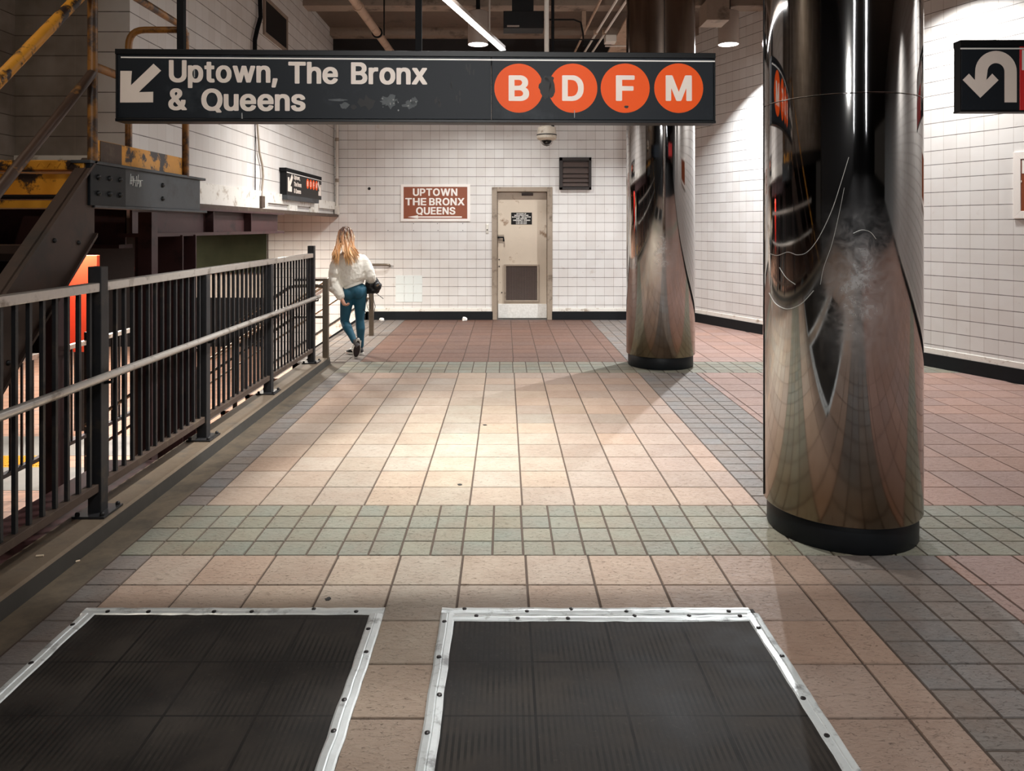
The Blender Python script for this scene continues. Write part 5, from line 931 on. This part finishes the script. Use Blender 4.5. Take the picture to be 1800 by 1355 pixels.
o = o.build('tactile_strip', plain('tactile_yellow', (232, 170, 40), .5, var=.1), origin=(-7.2, 10, LZ)); tag(o, 'yellow ribbed warning strip on the floor of the level below', 'warning strip')
M_grey = plain('grey_paving', (150, 148, 142), .6, var=.12)
struct(MB().box(-14, -4.2, 8.9, 9.75, LZ, LZ+.004).build('floor_lower_band', M_grey)); struct(MB().box(-14, -4.2, 10.25, 11.2, LZ, LZ+.004).build('floor_lower_band_far', M_grey))

# ------------------------------------------------------------------ ceiling services and lamps
def lamp(label, x, y, z, energy, spread, col=NEUT, size=.12, tilt=(0, 0, 0)):
    t = thing('ceiling_lamp', label, 'lamp', (x, y, z), 'cylinder lamps under the ceiling')
    MB().lathe([(.135, .03), (.145, 0), (.147, .005), (.147, .47), (.13, .48)], (x, y, z), 40).build('housing', M_can, t, smooth=True)
    MB().lathe([(.14, .004), (0.0, .004)], (x, y, z), 40).build('lens', M_lens, t)
    MB().tube([(x, y, z+.46), (x, y, 4.95)], .03, 12).build('stem', M_boxk, t)
    area('lamp_light', (x, y, z-.03 if any(tilt) else z-.006), tilt, energy, size, col, spread=math.radians(spread), parent=t)
lamp('grey cylinder ceiling lamp beside the fluorescent tube, above the sign', -.39, 11.0, 4.25, 88, 130)
lamp('grey cylinder ceiling lamp between the two steel columns by the right wall', 3.25, 11.0, 4.25, 215, 140, COOL, .07, aim((3.25, 11, 4.25), (2.45, 9.6, 0)))
t = thing('tube_lamp', 'bright white fluorescent tube lamp slanting across the ceiling above the sign', 'lamp', (-.5, 5.9, 3.4))
p0, p1 = at(884, 88, 7.7), at(785, 0, 6.0); p1 = p1+(p1-p0)*.9
MB().bar(p0, p1, .06, .012).build('diffuser', M_tube, t, bevel=.008)
MB().bar(p0+Vector((0, 0, .025)), p1+Vector((0, 0, .025)), .055, .035).build('housing', M_can, t, bevel=.004)
q_ = (p0+p1)/2; area('tube_light', (q_.x, q_.y, q_.z-.012), (0, 0, math.atan2(p1.y-p0.y, p1.x-p0.x)-math.pi/2), 15, .05, COOL, 'RECTANGLE', (p1-p0).length*.96, math.radians(165), t)
for k in (.15, .85):
    p = p0.lerp(p1, k); MB().tube([p+Vector((0, 0, .07)), (p.x, p.y, 4.94)], .008, 8).build('suspension_rod', M_can, t)
t = thing('ceiling_pipe', 'tan insulated pipe running across the ceiling left of the tube lamp', 'pipe', (-1.84, 10, 4.4))
MB().tube([(-1.89, 5.5, 4.4), (-1.86, 9.5, 4.4), (-1.81, 12.9, 4.4)], .058, 16).build('pipe', M_pipe, t, smooth=True)
MB().lathe([(.066, -.04), (.07, 0), (.066, .04)], (-1.86, 9.6, 4.4), 20, 'y').build('joint', M_pipe, t, smooth=True)
MB().tube([(-1.74, 10.9, 4.36), (-1.74, 10.9, 4.95)], .01, 8).build('hanger_rod', M_pole, t); MB().lathe([(.072, -.02), (.078, -.02), (.078, .02), (.072, .02)], (-1.84, 10.9, 4.4), 20, 'y').build('hanger_ring', M_pole, t)
t = thing('ceiling_box', 'black box mounted under the ceiling right of the cylinder lamp', 'box', (.25, 10.6, 4.36))
MB().box(-.02, .54, 10.5, 10.8, 4.36, 4.6).build('body', M_boxk, t, bevel=.005); MB().box(.03, .2, 10.48, 10.5, 4.375, 4.395).build('label_strip', M_can, t)
MB().box(.1, .4, 10.55, 10.75, 4.6, 4.95).build('bracket', M_boxk, t)
for i, (xa0, xa1, lb) in enumerate(((1.218, 1.15, 'leftmost of three thin parallel conduits under the ceiling by the far column'), (1.42, 1.31, 'middle one of three thin parallel conduits under the ceiling by the far column'), (1.55, 1.44, 'rightmost of three thin parallel conduits under the ceiling by the far column'))):
    t = thing('ceiling_conduit', lb, 'conduit', ((xa0+xa1)/2, 10.5, 4.5), 'parallel conduits under the ceiling')
    d = (xa1-xa0)/2.81
    MB().tube([(xa0-d*4, 5.67, 4.5), (xa1, 12.9, 4.5)], .017, 10).build('tube', M_cream if i else M_pipe, t, smooth=True)
    for y in (9.2, 11.3): MB().box(xa0+d*(y-9.67)-.03, xa0+d*(y-9.67)+.03, y-.03, y+.03, 4.48, 4.82 if i == 0 else 4.54).build('coupling', M_pipe, t)
o = MB().box(1.5, 1.66, 11.25, 11.45, 4.36, 4.46).build('junction_box', M_cream, bevel=.006, origin=(1.58, 11.35, 4.36)); tag(o, 'small pale junction box hanging among the ceiling conduits', 'junction box')
t = thing('cable_tray', 'tan cable tray sloping down behind the top of the far column', 'cable tray', (1.9, 11.7, 4.4))
MB().bar((1.95, 10.4, 4.72), (1.78, 12.8, 4.36), .3, .03).build('tray', M_pipe, t, bevel=.004); MB().tube([(1.55, 11.7, 4.4), (2.4, 11.7, 4.4)], .014, 8).build('cross_pipe', M_cream, t)
for (x0, z0, w) in ((.35, 4.3, .75),):
    t = thing('ceiling_cable', 'thin black cable looping along the ceiling beam above the black box', 'cable', (.7, 10.9, 4.6))
    MB().tube([(.42, 10.95, 4.6), (1.0, 10.95, 4.6), (1.1, 10.95, 4.56), (1.13, 10.95, 4.4), (1.14, 10.95, 4.22)], .014, 8).build('cable', M_boxk, t, smooth=True)
    MB().tube([(.62, 10.9, 4.75), (.62, 10.9, 4.3), (1.3, 10.9, 4.3)], .01, 8).build('loop', M_boxk, t, smooth=True)
o = MB().box(2.75, 3.06, 10.3, 10.7, 4.42, 4.7).build('ceiling_cover', M_beam, bevel=.004, origin=(2.9, 10.5, 4.42)); tag(o, 'pale box shaped cover under the ceiling left of the right cylinder lamp', 'cover')

# ------------------------------------------------------------------ rubber floor mats with aluminium edging
def rubber_mat(label, x0, x1, y1, double, seed):
    r = random.Random(seed); y0 = 1.15; t = thing('rubber_mat', label, 'mat', ((x0+x1)/2, (y0+y1)/2, 0), 'black rubber mats in the foreground')
    w = .058
    b = MB(); nx, ny = 6, 8
    b.box(x0+.01, x1-.01, y0+.01, y1-.01, .0, .007).build('rubber_sheet', M_rubber, t)
    strips = [('x', x0, x1, y1-w, y1), ('y', x0, x0+w, y0, y1-w*.9), ('y', x1-w, x1, y0, y1-w*.9)]
    if double: strips[0] = ('x', x0, x1-.03, y1-w*.95, y1); strips.insert(1, ('x', x0+.03, x1-.01, y1-w*1.9, y1-w*.98))
    for k, (ax, a0, a1, c0, c1) in enumerate(strips):
        s = MB(); n = 26; prof = [(0, .006), (.12, .0105), (.45, .0125), (.52, .0095), (.58, .0125), (.9, .0105), (1, .006)]
        L0, L1, Wd = (a0, a1, (c0, c1)) if ax == 'x' else (c0, c1, (a0, a1))
        rings = []
        for i in range(n+1):
            u = L0+(L1-L0)*i/n; jit = r.uniform(-.0025, .0025); zz = r.uniform(-.0008, .0012); ring = []
            for f_, z in prof+[(1, .001), (0, .001)]:
                c = Wd[0]+(Wd[1]-Wd[0])*f_+jit
                ring.append((u, c, z+(zz if z > .002 else 0)) if ax == 'x' else (c, u, z+(zz if z > .002 else 0)))
            rings.append(ring)
        s.loft(rings); e = s.build('edge_strip', M_alu, t)
        m = 6 if ax == 'x' else 9
        for i in range(m):
            u = L0+(L1-L0)*(i+.5+r.uniform(-.2, .2))/m; cc = Wd[0]+(Wd[1]-Wd[0])*(.32 if r.random() < .6 else .68)
            x, y = (u, cc) if ax == 'x' else (cc, u)
            MB().lathe([(.0095, .010), (.009, .0145), (.004, .0165), (0, .0165)], (x, y, 0), 12).build('screw', M_screw, e, smooth=True)
    return t
rubber_mat('black ribbed rubber floor mat with metal edging, on the left near the kerb', -1.745, -.5, 3.165, False, 1)
rubber_mat('black ribbed rubber floor mat with doubled far edging, in front of the big column', -.262, 1.045, 3.165, True, 2)
# ------------------------------------------------------------------ the walking person, seen from behind
PPX, PPY = -1.785, 9.29
per = thing('person', 'person with long blonde hair, cream fleece jacket and teal leggings walking away towards the stairs', 'person', (PPX, PPY, 0))
M_skin = plain('skin', (214, 160, 136), .55, var=.06)
M_fleece = plain('cream_fleece', (238, 233, 222), .95, var=.07, nscale=70, bump=.9)
M_legg = plain('teal_leggings', (24, 84, 106), .6, var=.12, nscale=18)
M_shoe = plain('black_shoe', (26, 24, 26), .5, var=.1); M_sole = plain('white_sole', (226, 220, 210), .6, var=.05); M_soleb = plain('dark_tread', (52, 40, 40), .7, var=.2)
M_bag = plain('black_bag_nylon', (18, 18, 20), .4, var=.3, nscale=20, bump=.3); M_bagm = plain('bag_strap', (24, 23, 24), .5)
M_phone = plain('phone_black', (16, 16, 20), .2)
M_hair = bpy.data.materials.new('blonde_hair'); th = NT(M_hair); at2 = th.node('ShaderNodeAttribute', attribute_name='strand')
v = th.obj(); s_ = th.node('ShaderNodeSeparateXYZ'); th.l.new(v, s_.inputs[0])
g_ = th.math('ADD', s_.outputs[2], th.math('MULTIPLY', at2.outputs['Fac'], .16))
roots = th.mix(th.ramp(g_, 1.62, 1.42), lin((70, 44, 36)), lin((204, 148, 100)))
c_ = th.mix(th.ramp(g_, 1.45, 1.15), roots, lin((226, 180, 118)))
c_ = th.mix(th.ramp(at2.outputs['Fac'], .62, .95, 0, .75), c_, lin((250, 228, 192)))
c_ = th.mix(th.ramp(at2.outputs['Fac'], .3, .0, 0, .5), c_, lin((150, 98, 64)))
th.set(c_, .42)
def P(x, y, z): return (PPX+x, PPY+y, z)
def chain(mb, pts, rs, n=12):
    """a limb as overlapping tapered volumes, to be fused by remeshing"""
    mb.tube(pts, rs, n)
    for p, r in zip(pts, rs): mb.ball(p, r, 12, 8)
# joints: x across, y away from the camera, z up
HIPL, HIPR = P(-.145, .0, .82), P(.005, .02, .83)
KNL, ANL = P(-.195, .06, .44), P(-.045, -.1, .215)
KNR, ANR = P(-.02, .12, .45), P(-.02, .2, .115)
SHL, ELL, WRL = P(-.245, 0, 1.19), P(-.3, -.07, .93), P(-.2, -.115, .74)
SHR, ELR, WRR = P(.01, .02, 1.19), P(.13, .0, 1.0), P(.12, .2, .92)
b = MB()
HC = Vector(P(-.18, .06, 1.475))
b.ball(HC, (.077, .098, .113), 18, 12, Matrix.Rotation(.16, 3, 'Y'))                 # skull
b.ball(HC+Vector((.004, .045, -.055)), (.058, .056, .066), 14, 10)                      # jaw
b.tube([HC+Vector((0, .09, .03)), HC+Vector((.002, .122, -.022)), HC+Vector((.003, .104, -.03))], [.008, .014, .011], 8)   # nose
b.ball(HC+Vector((.004, .1, -.068)), (.024, .012, .008)); b.ball(HC+Vector((.005, .098, -.081)), (.02, .012, .008))         # lips
for sx in (-1, 1):
    b.ball(HC+Vector((sx*.079, .0, -.015)), (.012, .022, .034)); b.ball(HC+Vector((sx*.032, .088, .012)), (.014, .01, .01))
chain(b, [P(-.135, .02, 1.24), P(-.16, .04, 1.32), HC+Vector((.01, -.005, -.06))], [.062, .052, .052])
chain(b, [P(-.07, .01, .86), P(-.09, .01, 1.0), P(-.105, .01, 1.13), P(-.115, .01, 1.21)], [.1, .1, .11, .085])
chain(b, [SHL, P(-.11, .01, 1.22), SHR], [.05, .065, .05])
chain(b, [SHL, ELL, WRL], [.046, .034, .026]); chain(b, [SHR, ELR, WRR], [.046, .034, .026])
chain(b, [HIPL, KNL, ANL], [.068, .046, .034]); chain(b, [HIPR, KNR, ANR], [.068, .046, .034])
def hand(wr, direction, palm_n, side, curl, s=1.0):
    d = Vector(direction).normalized(); nrm = Vector(palm_n).normalized(); nrm = (nrm-d*nrm.dot(d)).normalized(); sd = d.cross(nrm)*side
    w = Vector(wr)
    chain(b, [w, w+d*.03*s, w+d*.085*s+sd*.012], [.025*s, .026*s, .024*s])
    chain(b, [w+d*.035*s-sd*.012, w+d*.085*s-sd*.02], [.02*s, .019*s]); chain(b, [w+d*.035*s+sd*.014, w+d*.085*s+sd*.024], [.019*s, .017*s])
    for i, (off, ln) in enumerate(((-.033, .066), (-.011, .075), (.011, .07), (.031, .055))):
        p = w+d*.09*s+sd*off*s; pts = [p]; a = .25
        for k in range(3):
            a += curl*(1+.12*i); p = p+(d*math.cos(a)+nrm*math.sin(a))*ln*s*(.44, .32, .26)[k]; pts.append(p)
        chain(b, pts, [.0105*s, .0098*s, .009*s, .0078*s], 8)
    p = w+d*.03*s-sd*.026*s
    chain(b, [p, p+(-sd*.8+d*.7+nrm*.25)*.034*s, p+(-sd*.8+d*.7+nrm*.25)*.034*s+(d*.85+nrm*.45-sd*.1)*.034*s], [.0135*s, .0115*s, .0092*s], 8)
hand(WRL, (.42, -.05, -.9), (.75, .35, .3), 1,   .5, .95)
hand(WRR, (-.2, .8, -.35), (-.6, -.1, -.6), -1, .7)
o = b.build('body', M_skin); freeze(o, .0065, 4); adopt(o, per)
# leggings
b = MB()
chain(b, [P(-.085, .0, .92), P(-.075, .0, .84)], [.106, .115], 18)
b.ball(P(-.125, -.045, .795), (.074, .076, .09)); b.ball(P(-.01, -.038, .81), (.074, .076, .09))
def lerp(a, c, k): return Vector(a).lerp(Vector(c), k)
chain(b, [HIPL, lerp(HIPL, KNL, .5), KNL, lerp(KNL, ANL, .3)+Vector((0, -.02, .0)), lerp(KNL, ANL, .7), ANL], [.084, .077, .056, .058, .044, .037], 16)
chain(b, [HIPR, lerp(HIPR, KNR, .5), KNR, lerp(KNR, ANR, .3)+Vector((0.008, -.02, 0)), lerp(KNR, ANR, .7), ANR], [.084, .075, .054, .058, .045, .037], 16)
o = b.build('leggings', M_legg); freeze(o, .009, 6); adopt(o, per)
# fleece jacket: body sections plus two wide sleeves
b = MB(); N = 28
def ring(cx, cy, z, rx, ry, tx=0., seed=0):
    r = random.Random(seed); out = []
    for i in range(N):
        a = 2*math.pi*i/N; k = 1+.018*math.sin(3*a+seed)
        out.append(P(cx+rx*k*math.cos(a), cy+ry*k*math.sin(a), z+tx*math.cos(a)*rx))
    return out
b.loft([ring(-.075, 0, .9, .126, .116, .36, 1), ring(-.075, 0, .925, .138, .124, .34, 2), ring(-.08, 0, .96, .156, .134, .2, 3), ring(-.09, 0, 1.04, .166, .138, .15, 4), ring(-.095, 0, 1.12, .176, .14, .1, 5),
        ring(-.105, .0, 1.2, .172, .132, .06, 6), ring(-.115, .01, 1.255, .145, .112, .0, 7), ring(-.13, .015, 1.29, .09, .085, .0, 8), ring(-.138, .02, 1.325, .07, .072, .0, 9)])
def bulge(pts, rs):
    chain(b, pts, rs, 16)
bulge([P(-.25, 0, 1.2), P(-.29, -.02, 1.12), P(-.3, -.045, 1.02), P(-.297, -.06, .93), P(-.27, -.08, .86), P(-.235, -.1, .805), P(-.212, -.112, .765)], [.075, .074, .072, .07, .068, .064, .055])
bulge([P(.03, .01, 1.19), P(.075, .01, 1.13), P(.11, .0, 1.06), P(.128, .0, 1.0), P(.13, .07, .96), P(.12, .16, .935)], [.074, .074, .072, .068, .064, .054])
for i in range(6): b.ball(P(-.295+.015*math.sin(i*2), -.07+.02*math.cos(i*3), 1.1-.05*i), .055)
o = b.build('fleece_jacket', M_fleece); freeze(o, .011, 5)
tx = bpy.data.textures.new('fleece', 'CLOUDS'); tx.noise_scale = .028
m = o.modifiers.new('d', 'DISPLACE'); m.texture = tx; m.strength = .014; m.mid_level = .5; freeze(o); adopt(o, per)
h = MB()
rr = [ring(-.075, 0, .872, .127, .121, .36, 1), ring(-.075, 0, .905, .129, .122, .36, 1), ring(-.075, 0, .905, .118, .112, .36, 1), ring(-.075, 0, .872, .116, .11, .36, 1)]
h.loft(rr+[rr[0]], caps=False); hm = h.build('hem', plain('white_hem', (226, 222, 212), .8), per, smooth=True)
# hair: scalp cap and falling strands
h = MB(); rnd = random.Random(21); cols = []
h.ball(HC+Vector((0, -.012, .02)), (.088, .104, .112), 20, 14); cols += [(.35, .35, .35)]*len(h.v)
for i in range(190):
    a = rnd.uniform(-1.0, 1.0); u = rnd.random()
    # start on the back and sides of the crown
    th_ = math.radians(-90+a*115); lat = rnd.uniform(.1, 1.0)
    p0 = HC+Vector((.088*math.cos(th_)*lat, -.012+.104*math.sin(th_)*lat, .02+.112*math.sqrt(max(0, 1-lat*lat))))
    p1 = HC+Vector((.098*math.cos(th_), -.015+.112*math.sin(th_), -.02+rnd.uniform(-.02, .03)))
    side = a
    # two locks part over the back: a left one and a wider right one
    lock = -1 if (a < -.25 or (a < 0 and u < .4)) else 1
    if lock < 0: ex = rnd.uniform(-.325, -.215); ez = rnd.uniform(1.15, 1.27)-(.03 if ex > -.27 else 0)
    else: ex = rnd.uniform(-.16, .03); ez = rnd.uniform(1.12, 1.24)+max(0, ex+.05)*1.1+(.08 if ex < -.12 else 0)
    yb_ = -.175+rnd.uniform(-.015, .015)+(.05 if abs(ex+.16) > .12 else 0)
    p2 = Vector(P(-.185+(ex+.16)*.62, yb_+.03, 1.33+rnd.uniform(-.02, .02)))
    p3 = Vector(P(ex, yb_, ez))
    pts = []
    for k in range(11):
        w_ = k/10
        if w_ < .3: q = p0.lerp(p1, w_/.3)
        else:
            s2 = (w_-.3)/.7; q = p1*(1-s2)**2+p2*2*s2*(1-s2)+p3*s2*s2
        pts.append(q+Vector((.006*math.sin(w_*9+i), .004*math.cos(w_*7+i*2), 0)))
    k0 = len(h.v); wd = rnd.uniform(.008, .0145)
    h.tube(pts, [wd*.7, wd, wd, wd, wd, wd, wd*.95, wd*.9, wd*.75, wd*.5, wd*.15], 6, True, .6)
    c = rnd.random()*.75+(.25 if lock > 0 and ex > -.06 else 0); cols += [(c, c, c)]*(len(h.v)-k0)
o = h.build('hair', M_hair, smooth=True)
ca = o.data.color_attributes.new('strand', 'FLOAT_COLOR', 'POINT'); ca.data.foreach_set('color', [x for c in cols for x in (*c, 1)])
adopt(o, per)
# shoes: built along local x (heel to toe), then posed
def shoe(M):
    def R(x, hw, z0, z1, n=14):
        out = []
        for i in range(n):
            a = 2*math.pi*i/n; out.append(M @ Vector((x, hw*math.cos(a), (z0+z1)/2+(z1-z0)/2*math.sin(a))))
        return out
    u = MB(); u.loft([R(-.115, .012, .03, .05), R(-.108, .03, .022, .085), R(-.07, .037, .02, .105), R(-.03, .038, .02, .1), R(.03, .043, .02, .082), R(.08, .047, .02, .064), R(.115, .036, .02, .05), R(.135, .01, .024, .036)])
    up = u.build('shoe', M_shoe, smooth=True); freeze(up, None, 0, 1); adopt(up, per)
    outl = []
    for i in range(28):
        a = 2*math.pi*i/28; x = .135*math.cos(a); w_ = .048 if x > .03 else .037+.011*max(0, (x+.06)/.09) if x > -.06 else .037
        outl.append((x+.006, w_*math.sin(a)))
    def slab(k, z0, z1):
        q = MB(); vs = [M @ Vector((x*k, y*k, z0)) for x, y in outl]+[M @ Vector((x*k, y*k, z1)) for x, y in outl]; n = len(outl)
        q.add(vs, [tuple(reversed(range(n))), tuple(range(n, 2*n))]+[(i, (i+1) % n, (i+1) % n+n, i+n) for i in range(n)]); return q
    adopt(slab(1.03, .0, .026).build('sole', M_sole), up)
    tr = slab(.86, -.004, .0)
    adopt(tr.build('tread', M_soleb), up)
    c = MB()
    for i in range(3): c.tube([M @ Vector((.0+i*.028, -.036, .076-i*.008)), M @ Vector((.004+i*.028, 0, .103-i*.014)), M @ Vector((.0+i*.028, .036, .076-i*.008))], .005, 6)
    adopt(c.build('laces', M_sole, smooth=True), up)
    s = MB()
    for sy in (-1, 1): s.tube([M @ Vector((-.08, sy*.039, .05)), M @ Vector((-.02, sy*.042, .036)), M @ Vector((.03, sy*.046, .06))], .006, 6)
    adopt(s.build('side_stripe', M_sole, smooth=True), up)
# left foot: on the toe, heel raised, sole towards the camera
def frame(org, fwd, up):
    f_ = Vector(fwd).normalized(); u_ = Vector(up); u_ = (u_-f_*u_.dot(f_)).normalized(); s__ = u_.cross(f_)
    return Matrix.Translation(org) @ Matrix((f_, s__, u_)).transposed().to_4x4()
shoe(frame(P(-.012, -.095, .125), (-.2, .34, -.92), (-.25, .85, .36)))
shoe(frame(P(-.095, .215, .0045), (-.9, .42, 0), (0, 0, 1)))
for i, (A_, nm) in enumerate(((ANL, 'sock'), (ANR, 'sock'))):
    d_ = Vector((.05, -.02, -.06)) if i == 0 else Vector((-.015, .005, -.05))
    s = MB().tube([Vector(A_)+Vector((0, 0, .01)), Vector(A_)+d_], [.034, .03], 14).build(nm, plain('sock_%d' % i, (96, 92, 92), .9), smooth=True); adopt(s, per)
# phone dark edge in the left hand is hidden; black backpack carried on the right forearm
bag = thing('backpack', 'small black backpack with loose straps hanging from the right arm of the walking person', 'bag', P(.155, .12, .6))
def BP(x, y, z): return Vector(P(x, y, z))
b = MB(); N = 20
def bring(c, rx, ry, z, tl):
    out = []
    for i in range(N):
        a = 2*math.pi*i/N; ca_, sa = math.cos(a), math.sin(a); e = .75
        out.append(BP(c+rx*math.copysign(abs(ca_)**e, ca_), .12+ry*math.copysign(abs(sa)**e, sa), z+tl*ca_))
    return out
b.loft([bring(.12, .055, .035, .775, -.0), bring(.125, .085, .06, .785, -.01), bring(.14, .1, .075, .84, -.01), bring(.15, .098, .075, .9, -.02), bring(.145, .08, .062, .96, -.03), bring(.135, .045, .035, 1.0, -.03)])
o = b.build('sack', M_bag, smooth=True); freeze(o, .008, 4)
tx2 = bpy.data.textures.new('creases', 'CLOUDS'); tx2.noise_scale = .05
m = o.modifiers.new('d', 'DISPLACE'); m.texture = tx2; m.strength = .03; m.mid_level = .5; freeze(o); adopt(o, bag)
pk = MB().ball((0, 0, 0), (.055, .03, .05)).build('front_pocket', M_bag, smooth=True); pk.location = BP(.205, .05, .87); pk.rotation_euler = (0, .5, .3); adopt(pk, bag)
bk = MB().box(-.02, .02, -.006, .006, -.01, .01).build('buckle', plain('buckle_metal', (150, 130, 110), .3, .8)); bk.location = BP(.222, .022, .885); bk.rotation_euler = (0, -.6, .3); adopt(bk, bag)
def strap(pts): MB().tube([BP(*p) for p in pts], .0085, 8, True, .45).build('strap', M_bagm, bag, smooth=True)
strap([(.09, .05, .8), (.075, .045, .72), (.085, .045, .62), (.105, .045, .57), (.125, .045, .6), (.12, .045, .7), (.1, .05, .79)])
strap([(.15, .06, .79), (.165, .05, .7), (.185, .045, .62), (.172, .045, .56)])
strap([(.06, .06, .84), (.035, .05, .7), (.04, .045, .6), (.07, .045, .54), (.09, .045, .56)])
strap([(.18, .06, .79), (.24, .05, .75), (.285, .05, .715)])
strap([(.1, .09, 1.0), (.12, .06, 1.03), (.15, .08, 1.025), (.16, .11, .98)])
